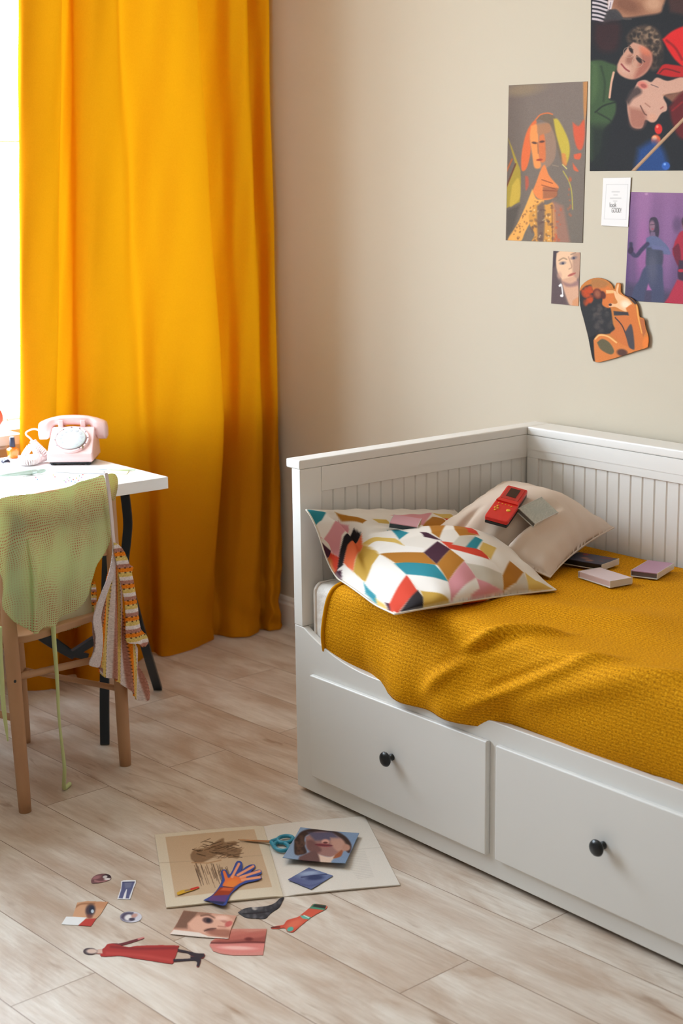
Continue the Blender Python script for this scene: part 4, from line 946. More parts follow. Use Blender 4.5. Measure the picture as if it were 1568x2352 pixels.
# beige pillow leaning into the corner
A2 = on_y(1155, 1107, -0.052); B2 = on_y(985, 1225, -0.22); C2 = on_z(1262, 1326, 0.590); D2 = on_x(1409, 1212, 0.338)
Bs2, nr2, Aq2, Bq2, h2, wr2 = pillow_grid((A2, B2, C2, D2), 150, 0, 0, 0.07, 0.013, 11)
f1 = np.exp(-(((Bq2-0.62-0.10*np.sin(Aq2*4))/0.045)**2))*np.clip((Aq2-0.45)/0.25, 0, 1)
f2 = np.exp(-(((Bq2-0.72-0.10*np.sin(Aq2*4))/0.05)**2))*np.clip((Aq2-0.40)/0.25, 0, 1)
f3 = np.exp(-(((Bq2-0.30+0.1*Aq2)/0.03)**2))*np.clip((Aq2-0.75)/0.1, 0, 1)
T2 = settle(Bs2+nr2*(0.105*h2+wr2-0.030*f1+0.016*f2-0.010*f3)[..., None]); U2 = settle(Bs2-nr2*(0.062*h2)[..., None])
pil2 = thing('pillow', tuple((A2+B2+C2+D2)/4-np.array([0, 0, 0.03])), 'plain beige linen pillow leaning in the corner of the daybed', 'pillow')
_, rid2 = pillow_mesh('cover', T2, U2, M_LINEN, pil2)
rimP = ((T2.reshape(-1, 3)+U2.reshape(-1, 3))/2)[rid2]
MB().tube(np.vstack([rimP, rimP[:1]]), 0.0026, 6).build('seam_piping', M_LINEN, pil2, smooth=True)

def skin_at(T, u, v):
    """point of a pillow skin seen at a measured photo point, and its normal"""
    a, b = survey(T); k = np.argmin((a-u)**2+(b-v)**2); i, j = divmod(int(k), T.shape[1]); i = min(max(i, 4), T.shape[0]-5); j = min(max(j, 4), T.shape[1]-5)
    n = np.cross(T[i+4, j]-T[i-4, j], T[i, j+4]-T[i, j-4]); n /= np.linalg.norm(n); n = n if n[2] > 0 else -n
    return T[i, j], n
def frame_from(pts, p0, n):
    P = on_plane([p[0] for p in pts], [p[1] for p in pts], p0, n); return P

# ------------------------------------------------------------------ cassettes and cases
M_CLEAR = mat('clear_plastic_case', (206, 204, 200), 0.12, 0.6, coat=0.4)
M_DARKIN = mat('dark_case_inside', (40, 38, 38), 0.3, 0.5)
def quad_inset(Q, k): c = Q.mean(0); return c+(Q-c)*k
def case(name, label, pts, p0, n, t, cover, spine, paint=None, group='cases lying on the bed', cat='case'):
    """flat plastic case: clear shell, dark inner tray and a printed insert under the lid"""
    n = np.asarray(n, float); Q = frame_from(pts, np.asarray(p0)+n*t, n)
    # make it a true rectangle
    c = Q.mean(0); e1 = (Q[1]-Q[0]+Q[2]-Q[3])/2; e2 = (Q[3]-Q[0]+Q[2]-Q[1])/2; L1, L2 = np.linalg.norm(e1), np.linalg.norm(e2)
    e1 = e1/L1; e2 = e2-e1*(e2@e1); e2 = e2/np.linalg.norm(e2)
    R = np.array([c-e1*L1/2-e2*L2/2, c+e1*L1/2-e2*L2/2, c+e1*L1/2+e2*L2/2, c-e1*L1/2+e2*L2/2])
    o = thing(name, tuple(c-n*t), label, cat, group)
    if np.cross(e1, e2)@n < 0: R = R[::-1]
    sh = MB().prism(list(R-n*t), n*t*0.16).build('case_base', M_CLEAR, o); bevel(sh, 0.0006)
    MB().prism(list(quad_inset(R, 0.955)-n*t*0.84), n*t*0.66).build('case_tray', spine, o)
    g = 24; a = np.linspace(0, 1, g)[:, None, None]; b = np.linspace(0, 1, g)[None, :, None]; I_ = quad_inset(R, 0.975)-n*t*0.10
    W = I_[0]*(1-a)*(1-b)+I_[1]*a*(1-b)+I_[2]*a*b+I_[3]*(1-a)*b
    k = Ink(a[..., 0]+0*b[..., 0], b[..., 0]+0*a[..., 0], cover)
    if paint: paint(k)
    ins = mk('cover_insert', W.reshape(-1, 3), grid_faces(g, g), M_PHOTO, o, smooth=False, col=np.clip(k.C, 0, 255).reshape(-1, 3))
    md = ins.modifiers.new('t', 'SOLIDIFY'); md.thickness = t*0.14; md.offset = 0
    for i in range(4):   # clear rim of the lid
        p, q = R[i], R[(i+1) % 4]; inn = (R.mean(0)-(p+q)/2); inn /= np.linalg.norm(inn)
        if i % 2 == 0: MB().prism([p-n*t*0.84, q-n*t*0.84, q-n*t*0.84+inn*0.0012, p-n*t*0.84+inn*0.0012], n*t*0.84).build('lid_rim', M_CLEAR, o)
    return o
def z3(*p): return [(x/2.914+1030, y/2.914+1080) for x, y in p]
FLAT = np.array([0, 0, 1.0]); BP = np.array([0, 0, BED_Z+0.004])
def fl(k): 
    R_ = random.Random(4)
    for i in range(9): k.ell(R_.uniform(0.2, 0.95), R_.uniform(0.1, 0.9), R_.uniform(0.05, 0.12), R_.uniform(0.05, 0.1), [(150, 70, 70), (168, 110, 90), (120, 60, 70), (70, 80, 90)][i % 4], 0, 0.8, 0.8)
case('cassette_case', 'cassette case with dark flowery cover beside the beige pillow corner', z3((803, 578), (905, 535), (1108, 602), (975, 640)), BP, FLAT, 0.016, (74, 72, 84), M_DARKIN, fl)
case('cassette_case', 'pale pink white cassette case lying nearest the front on the blanket', z3((885, 670), (1035, 648), (1210, 718), (1062, 748)), BP, FLAT, 0.017, (206, 186, 186), mat('rosy_spine', (196, 172, 170), 0.3))
case('cassette_case', 'mauve pink cassette case beside the grooved back of the daybed', z3((1222, 672), (1330, 598), (1515, 622), (1392, 688)), BP, FLAT, 0.016, (176, 138, 158), mat('grey_spine', (96, 84, 84), 0.3))
pc, nc = skin_at(T2, 1236, 1172); nc = nc*0.45+np.array([0.0, -0.1, 1.0])*0.55; nc /= np.linalg.norm(nc)
def gr(k): k.grain(5, 5); k.ell(0.5, 0.5, 0.3, 0.2, (172, 174, 166), 0, 1.0, 0.6)
case('cassette_case', 'silver grey case lying on the beige pillow next to the red game', z3((456, 268), (600, 194), (758, 262), (588, 345)), pc+nc*0.009, nc, 0.014, (180, 180, 170), mat('silver_spine', (104, 100, 92), 0.3), gr)
pc, nc = skin_at(T1, 928, 1198)
nc = nc*0.35+np.array([0, 0, 1.0])*0.65; nc /= np.linalg.norm(nc)
def z2(*p): return [(x/2.529+680, y/2.529+1100) for x, y in p]
case('cassette_case', 'pink cassette case with dark edge resting on the patterned cushion', z2((545, 258), (560, 212), (735, 222), (700, 272)), pc+nc*0.006, nc, 0.016, (196, 146, 152), mat('teal_dark_spine', (34, 52, 58), 0.25))

# ------------------------------------------------------------------ red handheld game
pc, nc = skin_at(T2, 1165, 1155); nc = nc*0.6+np.array([-0.05, -0.25, 1.0])*0.4; nc /= np.linalg.norm(nc); TH = 0.020
Q = on_plane(*zip(*z3((228, 318), (405, 332), (548, 118), (378, 112))), pc+nc*(TH+0.004), nc)
c = Q.mean(0); ey = (Q[2]+Q[3]-Q[0]-Q[1])/2; Ly = np.linalg.norm(ey); ey /= Ly; ex = (Q[1]+Q[2]-Q[0]-Q[3])/2; ex -= ey*(ex@ey); Lx = np.linalg.norm(ex); ex /= Lx
game = thing('handheld_game', tuple(c-nc*TH), 'red handheld brick game lying on the beige pillow', 'handheld game')
W2 = Lx/2
def outline(grow=0.0):
    w_ = W2+grow; hy = Ly/2+grow
    return [(-w_*0.93, -hy), (w_*0.93, -hy), (w_, -hy+0.008), (w_, -0.002), (w_*0.90, 0.010), (w_*0.90, hy-0.006), (w_*0.84, hy), (-w_*0.84, hy), (-w_*0.90, hy-0.006), (-w_*0.90, 0.010), (-w_, -0.002), (-w_, -hy+0.008)]
def gp(x, y, z): return c+ex*x+ey*y+nc*z
M_RED = mat('red_game_plastic', (206, 34, 24), 0.32, 0.5); M_GBLK = mat('black_game_back', (22, 26, 28), 0.35); M_YEL = mat('yellow_button', (224, 168, 40), 0.35)
bevel(MB().prism([gp(x, y, -TH) for x, y in outline()], nc*(TH*0.42)).build('back_shell', M_GBLK, game), 0.0015)
bevel(MB().prism([gp(x, y, -TH*0.58) for x, y in outline(0.0006)], nc*(TH*0.58)).build('front_shell', M_RED, game), 0.003, 3)
sx0, sx1, sy0, sy1 = -W2*0.45, W2*0.40, Ly*0.17, Ly*0.42
bez = bevel(MB().prism([gp(x, y, -0.0005) for x, y in ((-W2*0.74, Ly*0.10), (W2*0.74, Ly*0.10), (W2*0.74, Ly*0.46), (-W2*0.74, Ly*0.46))], nc*0.0018).build('screen_bezel', mat('dark_red_bezel', (176, 36, 26), 0.35), game), 0.0006)
MB().prism([gp(x, y, 0.0011) for x, y in ((sx0, sy0), (sx1, sy0), (sx1, sy1), (sx0, sy1))], nc*0.0006).build('screen', mat('dark_lcd', (34, 36, 34), 0.15), bez)
MB().prism([gp(x, y, -0.001) for x, y in ((-W2*0.95, -0.001), (W2*0.95, -0.001), (W2*0.86, 0.012), (-W2*0.86, 0.012))], nc*0.004).build('ridge', M_RED, game)
for (x, y, r) in [(-W2*0.42, -Ly*0.21, 0.0030), (-W2*0.64, -Ly*0.21, 0.0030), (-W2*0.53, -Ly*0.15, 0.0030), (-W2*0.53, -Ly*0.27, 0.0030), (W2*0.50, -Ly*0.20, 0.0056), (-W2*0.60, -Ly*0.06, 0.0016), (-W2*0.30, -Ly*0.06, 0.0016), (0.0, -Ly*0.06, 0.0016), (W2*0.28, -Ly*0.06, 0.0016), (W2*0.52, -Ly*0.08, 0.0016)]:
    MB().lathe([(r, -0.0005), (r, 0.0012), (r*0.7, 0.0018), (0.0002, 0.0018)], 14, tuple(gp(x, y, 0)), tuple(nc)).build('button', M_YEL, game, smooth=True)
# ================================================================== prints on the wall
def wall(off): return lambda u, v: on_x(u, v, XW-off)
WN = (-1, 0, 0)
def label_sheet(o, label, cat, group=None): return tag(o, label, cat, group)
SKIN, SKIND, HAIR = (192, 146, 124), (140, 88, 70), (62, 46, 38)

# large group photo, running out of the picture at the top and side
sh = Sheet([(1357, -70), (1668, -82), (1664, 391), (1354, 393)], 290, 430, (22, 23, 27)); k = sh.ink
k.tf(1140, 0, 3.664)
k.poly([(800, -260), (1950, -300), (1950, -60), (800, -20)], (34, 26, 26), 60)
k.poly([(805, -60), (965, -60), (948, 80), (912, 186), (802, 178)], (196, 184, 188), 6)
for i, y in enumerate(range(-60, 190, 34)): k.line([(800, y-4), (860, y+6), (950, y+36)], 15, (30, 28, 36), 5, curve=True)
k.blob([(940, -30), (1000, -40), (1390, -40), (1395, 60), (1370, 110), (1240, 132), (1060, 150), (1000, 100), (945, 70)], (156, 108, 82), 26)
k.ell(1100, 45, 120, 60, (108, 66, 48), 20, 0.9, 0.7); k.ell(1320, 30, 70, 60, (196, 152, 122), 0, 0.9, 0.8); k.poly([(940, 0), (985, 0), (965, 78), (935, 80)], (206, 190, 190), 8)
k.line([(960, 20), (950, 70)], 5, (90, 80, 110), 3)
k.line([(960, 95), (1010, 110), (1060, 155), (1130, 160)], 14, (70, 62, 60), 8, curve=True); k.blob([(930, 90), (1010, 80), (1060, 160), (960, 180), (900, 185)], (58, 54, 56), 14, 0.9)
k.poly([(1430, -60), (1950, -60), (1950, 130), (1560, 120), (1460, 100)], (62, 36, 32), 40)
k.blob([(830, 200), (1020, 190), (1040, 300), (1000, 420), (880, 430), (820, 330)], (50, 22, 24), 60, 0.9)
k.blob([(1090, 310), (1150, 240), (1250, 210), (1340, 240), (1390, 330), (1400, 470), (1370, 570), (1300, 590), (1280, 470), (1180, 370), (1110, 360)], (70, 55, 45), 30)
k.mottle([(1110, 320), (1160, 250), (1250, 220), (1330, 250), (1380, 340), (1385, 480), (1310, 470), (1240, 380), (1150, 350)], (150, 122, 98), 70, 22, 3, 0.5, 0.8)
k.mottle([(1110, 320), (1160, 250), (1330, 250), (1390, 340), (1390, 560), (1310, 560), (1240, 400), (1150, 350)], (30, 24, 22), 60, 20, 4, 0.7, 0.8)
k.blob([(1150, 355), (1230, 385), (1300, 450), (1305, 530), (1250, 620), (1150, 668), (1060, 645), (1012, 590), (1030, 510), (1075, 440), (1115, 385)], (190, 140, 118), 14)
k.blob([(1220, 420), (1300, 450), (1300, 540), (1240, 620), (1160, 660), (1190, 560)], (150, 82, 68), 40, 0.75); k.ell(1250, 430, 55, 30, (206, 110, 80), 35, 0.9, 0.7)
k.ell(1080, 580, 60, 40, (204, 160, 140), 30, 0.9, 0.7); k.ell(1120, 500, 30, 42, (120, 70, 58), 30, 0.9, 0.6)
k.ell(1130, 420, 32, 14, (42, 28, 26), 62, 0.6); k.ell(1198, 505, 34, 15, (42, 28, 26), 48, 0.6); k.line([(1105, 375), (1150, 420)], 8, (70, 46, 38), 6); k.line([(1180, 470), (1245, 520)], 9, (64, 40, 34), 7)
k.line([(1050, 540), (1085, 580), (1115, 600)], 13, (134, 56, 58), 7, curve=True)
for cx, cy in ((1112, 440), (1186, 522)): k.line([(cx+46*math.cos(t), cy+44*math.sin(t)) for t in np.linspace(0, 6.3, 18)], 4, (182, 150, 130), 3, 0.8)
k.line([(1150, 462), (1165, 490)], 4, (190, 150, 130), 3)
k.blob([(780, 512), (870, 505), (950, 530), (1010, 560), (985, 640), (960, 720), (945, 830), (1000, 860), (1000, 950), (960, 1030), (900, 1100), (880, 1240), (850, 1300), (780, 1300)], (56, 78, 46), 22)
k.blob([(800, 530), (850, 560), (850, 760), (800, 860)], (72, 96, 58), 40, 0.8); k.line([(880, 560), (910, 700), (900, 850)], 16, (38, 56, 34), 18, curve=True); k.line([(830, 945), (900, 890), (1000, 860)], 12, (24, 34, 24), 10, curve=True)
k.line([(850, 950), (940, 1000), (970, 1030)], 10, (28, 38, 28), 14, curve=True); k.poly([(790, 1060), (960, 1060), (900, 1420), (780, 1420)], (22, 28, 26), 90, 0.8)
k.line([(985, 610), (965, 700), (950, 820)], 18, (208, 160, 134), 8, curve=True)
k.blob([(1395, 330), (1480, 260), (1600, 215), (1800, 200), (1900, 400), (1620, 560), (1520, 520), (1450, 430)], (206, 24, 22), 18); k.line([(1430, 340), (1500, 400), (1560, 500)], 14, (120, 8, 12), 20, curve=True)
k.blob([(1345, 620), (1400, 545), (1480, 545), (1590, 570), (1620, 640), (1500, 650), (1420, 640)], (176, 20, 20), 14); k.line([(1370, 615), (1420, 580), (1540, 610)], 10, (92, 8, 10), 10, curve=True)
k.blob([(1095, 850), (1150, 760), (1190, 690), (1250, 672), (1300, 690), (1350, 652), (1440, 680), (1560, 650), (1640, 700), (1560, 770), (1410, 805), (1432, 880), (1430, 930), (1385, 955), (1340, 1020), (1300, 1030), (1250, 1010), (1220, 1078), (1140, 1065), (1105, 960)], (196, 150, 130), 12)
k.blob([(1110, 900), (1230, 930), (1260, 1000), (1220, 1080), (1130, 1060)], (150, 92, 76), 40, 0.8); k.ell(1310, 985, 36, 30, (206, 150, 124), 0, 0.9, 0.8); k.blob([(1085, 850), (1130, 760), (1190, 730), (1220, 780), (1150, 830), (1110, 880)], (64, 50, 48), 28, 0.9)
k.ell(1228, 716, 44, 30, (204, 118, 104), 20, 0.5); k.ell(1236, 722, 26, 16, (158, 80, 72), 20, 0.6); k.line([(1210, 890), (1240, 950), (1260, 968)], 9, (92, 56, 48), 8, curve=True); k.line([(1250, 870), (1290, 900)], 8, (150, 100, 84), 10)
k.line([(1380, 915), (1400, 900)], 10, (150, 84, 76), 7); k.line([(1300, 712), (1360, 735)], 6, (90, 70, 74), 5); k.poly([(1400, 800), (1560, 770), (1640, 700), (1640, 790), (1480, 860)], (150, 96, 72), 20, 0.8)
k.blob([(1450, 900), (1560, 780), (1700, 760), (1900, 900), (1800, 1180), (1560, 1170), (1480, 1040)], (92, 14, 18), 30); k.line([(1480, 930), (1560, 860)], 12, (140, 24, 28), 14)
k.ell(1362, 1086, 32, 44, (206, 40, 34), 0, 0.3); k.ell(1352, 1066, 10, 12, (240, 120, 100), 0, 0.9); k.ell(1340, 1182, 40, 48, (208, 88, 52), 0, 0.3); k.ell(1328, 1160, 20, 18, (236, 170, 130), 0, 0.9)
k.blob([(1190, 1250), (1330, 1180), (1420, 1300), (1420, 1460), (1180, 1460)], (26, 66, 128), 60, 0.9); k.ell(1424, 1396, 34, 34, (44, 88, 168), 0, 0.3); k.ell(1415, 1382, 10, 10, (120, 160, 220), 0, 0.9)
k.line([(1140, 1448), (1568, 1008), (1800, 770)], 27, (178, 142, 110), 5); k.line([(1148, 1452), (1576, 1014), (1808, 776)], 8, (120, 86, 62), 5, 0.7); k.grain(3, 2)
tag(sh.build('poster', wall(0.0012), M_PHOTO, None, up=WN), 'large dark photo poster of people lying down with billiard balls and a cue', 'poster')

# orange portrait poster
sh = Sheet([(1168, 196), (1349, 187), (1337.5, 558), (1161, 552)], 190, 380, (120, 106, 100)); k = sh.ink
k.grad((1250, 190), (1240, 556), (128, 110, 104), (112, 102, 92)); k.grad((1165, 400), (1215, 400), (84, 74, 66), (112, 102, 92), 0.5)  # window haze over the print is mixed into these greys
k.ell(1200, 205, 45, 14, (142, 122, 96), -8, 1.0, 0.7); k.tf(1140, 0, 3.664)
k.poly([(728, 690), (768, 680), (760, 920), (738, 1060), (730, 900)], (190, 128, 70), 12, 0.85)
k.blob([(640, 1030), (690, 1060), (735, 1010), (742, 1140), (720, 1250), (680, 1250), (650, 1150)], (200, 86, 58), 16); k.blob([(650, 1300), (710, 1290), (700, 1340), (655, 1335)], (206, 92, 60), 12); k.blob([(640, 1370), (690, 1440), (650, 1430)], (206, 96, 64), 10)
k.blob([(330, 1010), (360, 970), (420, 950), (480, 975), (540, 1060), (600, 1180), (616, 1290), (590, 1390), (550, 1380), (520, 1290), (480, 1160), (440, 1060), (380, 1010)], (112, 96, 80), 10)
k.line([(330, 1005), (370, 965), (430, 952), (470, 962)], 10, (214, 112, 64), 8, curve=True)
k.blob([(478, 1000), (520, 1010), (590, 1140), (616, 1240), (606, 1340), (575, 1385), (545, 1290), (500, 1130)], (186, 164, 62), 14); k.blob([(545, 1290), (580, 1300), (590, 1390), (555, 1380)], (206, 126, 70), 14, 0.8)
k.blob([(300, 1030), (330, 1010), (340, 1080), (300, 1180), (280, 1320), (250, 1420), (212, 1432), (208, 1320), (232, 1180), (262, 1090)], (214, 104, 58), 12)
k.blob([(330, 1040), (420, 1030), (470, 1090), (500, 1200), (490, 1330), (440, 1400), (380, 1420), (330, 1400), (300, 1300), (282, 1150)], (146, 118, 100), 14)
k.blob([(290, 1060), (340, 1050), (350, 1150), (352, 1280), (372, 1400), (320, 1410), (300, 1300), (280, 1150)], (228, 142, 78), 14); k.blob([(360, 1140), (400, 1130), (412, 1250), (410, 1350), (370, 1360), (352, 1250)], (208, 110, 62), 14, 0.9)
k.blob([(340, 1050), (440, 1040), (450, 1110), (350, 1130)], (168, 118, 84), 14, 0.8); k.ell(318, 1202, 22, 10, (96, 66, 56), 10, 0.6); k.ell(382, 1192, 22, 10, (96, 62, 52), -8, 0.6); k.line([(345, 1200), (350, 1290)], 8, (126, 84, 66), 9, 0.7); k.ell(360, 1345, 26, 9, (150, 62, 48), -5, 0.6)
k.line([(555, 1385), (590, 1420)], 8, (206, 196, 120), 6); k.line([(560, 1440), (610, 1530), (632, 1620), (640, 1760)], 9, (172, 160, 76), 7, curve=True); k.line([(470, 1390), (520, 1400)], 5, (150, 130, 110), 6)
k.poly([(95, 1160), (130, 1240), (200, 1430), (205, 1530), (195, 1700), (85, 1750), (88, 1560), (160, 1390)], (160, 138, 52), 10); k.line([(85, 1440), (130, 1340)], 14, (168, 92, 52), 8); k.line([(84, 1570), (160, 1380)], 12, (104, 60, 40), 8); k.blob([(130, 1560), (185, 1500), (200, 1650), (150, 1720), (110, 1730)], (196, 164, 66), 14, 0.8)
k.blob([(240, 1480), (265, 1490), (270, 1560), (245, 1600)], (190, 84, 62), 14, 0.8)
k.tf(1140, 380, 3.664)
k.blob([(300, 220), (330, 150), (370, 40), (400, -5), (418, 20), (440, 80), (480, 130), (522, 180), (510, 215), (500, 260), (430, 290), (350, 280)], (220, 128, 72), 10)
k.poly([(390, 180), (520, 190), (510, 270), (390, 280)], (120, 80, 66), 12, 0.6)
for a_, b_2 in (((380, 120), (470, 150)), ((380, 165), (500, 200)), ((390, 210), (505, 215))): k.line([a_, b_2], 6, (120, 62, 46), 6)
k.blob([(300, 200), (335, 280), (400, 296), (360, 380), (290, 470), (240, 560), (200, 640), (100, 640), (110, 590), (170, 500), (240, 350)], (226, 162, 84), 10)
k.mottle([(290, 300), (350, 300), (230, 560), (190, 630), (110, 630), (180, 500)], (124, 80, 54), 26, 9, 5, 0.75, 0.7)
k.blob([(270, 420), (330, 330), (420, 330), (480, 320), (500, 480), (490, 660), (300, 660), (320, 580), (280, 500)], (206, 146, 70), 10); k.blob([(340, 340), (400, 320), (400, 600), (380, 650), (350, 640), (340, 480)], (92, 80, 84), 18, 0.8)
k.mottle([(280, 380), (470, 330), (480, 650), (310, 650)], (96, 72, 66), 36, 15, 6, 0.7, 0.7); k.mottle([(290, 380), (460, 340), (470, 640), (320, 640)], (230, 200, 150), 16, 9, 7, 0.7, 0.8)
k.poly([(470, 300), (560, 340), (620, 660), (480, 660)], (164, 112, 94), 30, 0.7); k.mottle([(480, 300), (540, 330), (540, 640), (490, 640)], (190, 92, 60), 14, 14, 8, 0.8, 0.8); k.mottle([(585, 60), (625, 90), (640, 440), (600, 440)], (190, 96, 60), 12, 14, 9, 0.7, 0.8)
k.line([(466, 330), (470, 640)], 5, (110, 70, 54), 4); k.poly([(80, 380), (200, 330), (130, 560), (80, 620)], (76, 70, 64), 26, 0.7); k.grain(3, 3)
tag(sh.build('poster', wall(0.0012), M_PHOTO, None, up=WN), 'grey and orange portrait poster of a long haired person in a patterned jacket', 'poster')

# purple poster
sh = Sheet([(1447, 441), (1634, 445), (1628, 702), (1434, 690)], 200, 260, (112, 82, 122)); k = sh.ink
k.grad((1500, 441), (1480, 700), (132, 92, 134), (92, 72, 108)); k.tf(1140, 380, 3.664)
k.ell(1240, 300, 60, 380, (152, 106, 150), 4, 1.0, 0.7); k.ell(1440, 600, 55, 420, (140, 100, 144), 2, 1.0, 0.6); k.ell(1230, 750, 50, 240, (160, 96, 150), 2, 1.0, 0.6); k.poly([(1060, 180), (1120, 180), (1110, 1160), (1060, 1160)], (84, 56, 104), 40, 0.8)
k.poly([(1060, 980), (1300, 1040), (1700, 1100), (1700, 1260), (1060, 1260)], (66, 62, 84), 70, 0.9); k.ell(1260, 240, 14, 10, (196, 150, 180), 0, 1.0, 0.6)
DK = (66, 70, 96)
k.blob([(1285, 470), (1300, 440), (1340, 438), (1362, 480), (1368, 560), (1356, 610), (1330, 590), (1300, 600), (1284, 540)], (58, 48, 66), 10)
k.ell(1308, 510, 24, 46, (132, 98, 116), 0, 0.5); k.line([(1292, 500), (1330, 496)], 6, (74, 56, 72), 5); k.ell(1312, 535, 11, 6, (150, 70, 90), 0, 0.7); k.poly([(1296, 560), (1332, 560), (1340, 610), (1290, 610)], (110, 90, 116), 8)
k.blob([(1260, 610), (1300, 595), (1350, 600), (1400, 640), (1450, 700), (1440, 745), (1390, 740), (1370, 700), (1384, 790), (1380, 850), (1270, 850), (1262, 770), (1256, 690)], (92, 98, 132), 10)
k.blob([(1262, 690), (1390, 700), (1384, 860), (1264, 860)], (60, 62, 78), 16, 0.85); k.line([(1270, 660), (1220, 710), (1175, 760), (1135, 730), (1130, 660)], 34, (62, 56, 84), 12, curve=True); k.ell(1128, 715, 22, 30, (54, 40, 66), 20, 0.4); k.line([(1132, 700), (1130, 655)], 10, (54, 40, 66), 6)
k.line([(1320, 690), (1400, 700), (1448, 735)], 34, (98, 100, 138), 12, curve=True)
k.blob([(1264, 840), (1384, 840), (1400, 960), (1410, 1110), (1400, 1180), (1310, 1180), (1300, 1060), (1280, 990), (1250, 1060), (1230, 1170), (1140, 1170), (1150, 1050), (1200, 960), (1230, 880)], DK, 16); k.poly([(1275, 1000), (1305, 1050), (1262, 1050)], (160, 96, 150), 10); k.ell(1310, 860, 40, 130, (92, 92, 110), 0, 1.0, 0.6)
k.ell(1520, 500, 36, 60, (70, 56, 84), 0, 0.9, 0.5)
k.blob([(1500, 640), (1545, 560), (1600, 560), (1680, 640), (1720, 800), (1600, 900), (1530, 820), (1482, 740)], (160, 36, 58), 14); k.blob([(1480, 700), (1530, 660), (1550, 760), (1540, 860), (1500, 790)], (104, 30, 50), 14); k.blob([(1535, 800), (1700, 800), (1700, 960), (1535, 960)], (60, 40, 58), 18)
k.blob([(1520, 960), (1600, 980), (1720, 1000), (1720, 1200), (1420, 1190), (1450, 1100)], (168, 44, 66), 16); k.ell(1600, 500, 40, 56, (120, 76, 82), 0, 0.4); k.ell(1605, 470, 48, 50, (56, 40, 50), 0, 0.4, 0.9); k.ell(1552, 885, 26, 14, (176, 40, 60), 0, 0.5); k.grain(3, 4)
tag(sh.build('poster', wall(0.0012), M_PHOTO, None, up=WN), 'purple poster of a dancing person, under the small white text card', 'poster')

# little white card with lettering
crd = Sheet([(1385, 409), (1448.5, 407.5), (1442, 521.5), (1380, 518)], 70, 120, (222, 218, 216)); k = crd.ink; k.tf(1140, 380, 3.664)
for a_, b_2 in (((925, 160), (1105, 160)), ((1105, 160), (1088, 455)), ((1088, 455), (905, 450)), ((905, 450), (925, 160))): k.line([a_, b_2], 4, (186, 182, 180), 3, 0.8)
for a_, b_2, w_ in (((972, 222), (1032, 222), 9), ((986, 248), (1016, 248), 8), ((958, 276), (1045, 276), 9), ((984, 300), (1012, 300), 7)): k.line([a_, b_2], w_, (180, 176, 174), 7, 0.75)
card = tag(crd.build('text_card', wall(0.003), M_PAPER, None, up=WN), 'small white card with hand lettering, overlapping the purple poster corner', 'card')
M_INK = mat('grey_ink', (120, 114, 112), 0.7)
def lettering(txt, u, v, hpx, parent, sx=1.0):
    cu_ = bpy.data.curves.new('txt', 'FONT'); cu_.body = txt; cu_.size = 1.0; cu_.align_x = 'CENTER'; cu_.align_y = 'CENTER'
    to = bpy.data.objects.new('txt', cu_); COL.objects.link(to); bpy.context.view_layer.update()
    me = bpy.data.meshes.new_from_object(to.evaluated_get(bpy.context.evaluated_depsgraph_get())); bpy.data.objects.remove(to)
    p = on_x(u, v, XW-0.0034); q = on_x(u, v+hpx, XW-0.0034); s_ = abs(q[2]-p[2])
    V = [(XW-0.0034, float(p[1])-c.co.x*s_*sx, float(p[2])+c.co.y*s_) for c in me.vertices]; F = [tuple(f.vertices) for f in me.polygons]
    return mk('lettering', V, F, M_INK, parent)
lettering('GOOD!', 1415, 483.5, 16, card, 0.56); lettering('look', 1407, 471, 16, card, 0.75)

# small portrait
sh = Sheet([(1270, 576), (1332, 580), (1328, 703), (1265, 697)], 90, 170, (120, 102, 98)); k = sh.ink; k.tf(1140, 380, 3.664)
k.poly([(460, 720), (520, 710), (500, 900), (540, 1000), (600, 1180), (455, 1170)], (92, 76, 78), 30); k.poly([(480, 720), (510, 720), (500, 840), (475, 860)], (60, 54, 62), 20, 0.8)
k.blob([(505, 740), (560, 710), (680, 720), (715, 800), (700, 900), (670, 960), (610, 990), (560, 970), (515, 900), (500, 820)], (224, 184, 150), 10); k.blob([(640, 740), (710, 740), (710, 900), (670, 960), (640, 900)], (168, 130, 112), 24, 0.8)
k.blob([(545, 960), (670, 950), (690, 1180), (620, 1180), (570, 1060)], (206, 160, 132), 14); k.blob([(540, 970), (620, 995), (680, 970), (680, 1010), (590, 1020)], (140, 106, 106), 20, 0.8); k.blob([(640, 1140), (690, 1110), (690, 1190), (640, 1190)], (206, 140, 96), 14, 0.8)
k.ell(556, 822, 26, 13, (120, 108, 112), -10, 0.9, 0.9); k.ell(558, 824, 9, 9, (66, 66, 84), 0, 0.6); k.ell(650, 778, 26, 13, (122, 106, 108), -14, 0.9, 0.9); k.ell(650, 780, 9, 9, (66, 64, 80), 0, 0.6); k.line([(525, 800), (560, 780), (590, 790)], 9, (150, 120, 96), 9, curve=True); k.line([(625, 750), (665, 735)], 8, (140, 112, 96), 9); k.line([(605, 770), (632, 850), (610, 872)], 9, (180, 138, 116), 9, curve=True)
k.ell(632, 918, 34, 11, (186, 106, 92), -22, 0.5); k.line([(602, 930), (664, 905)], 4, (130, 66, 62), 4); k.ell(530, 925, 20, 30, (196, 150, 130), 0, 0.8, 0.7)
k.line([(528, 1010), (545, 1005), (556, 1095), (543, 1100)], 10, (226, 222, 222), 5, curve=True); k.ell(532, 1012, 10, 10, (236, 232, 230), 0, 0.5); k.ell(548, 1096, 14, 11, (236, 232, 230), 0, 0.5); k.grain(3, 5)
tag(sh.build('photo_print', wall(0.0012), M_PHOTO, None, up=WN), 'small photo of a pale face with a long white earring', 'photo')

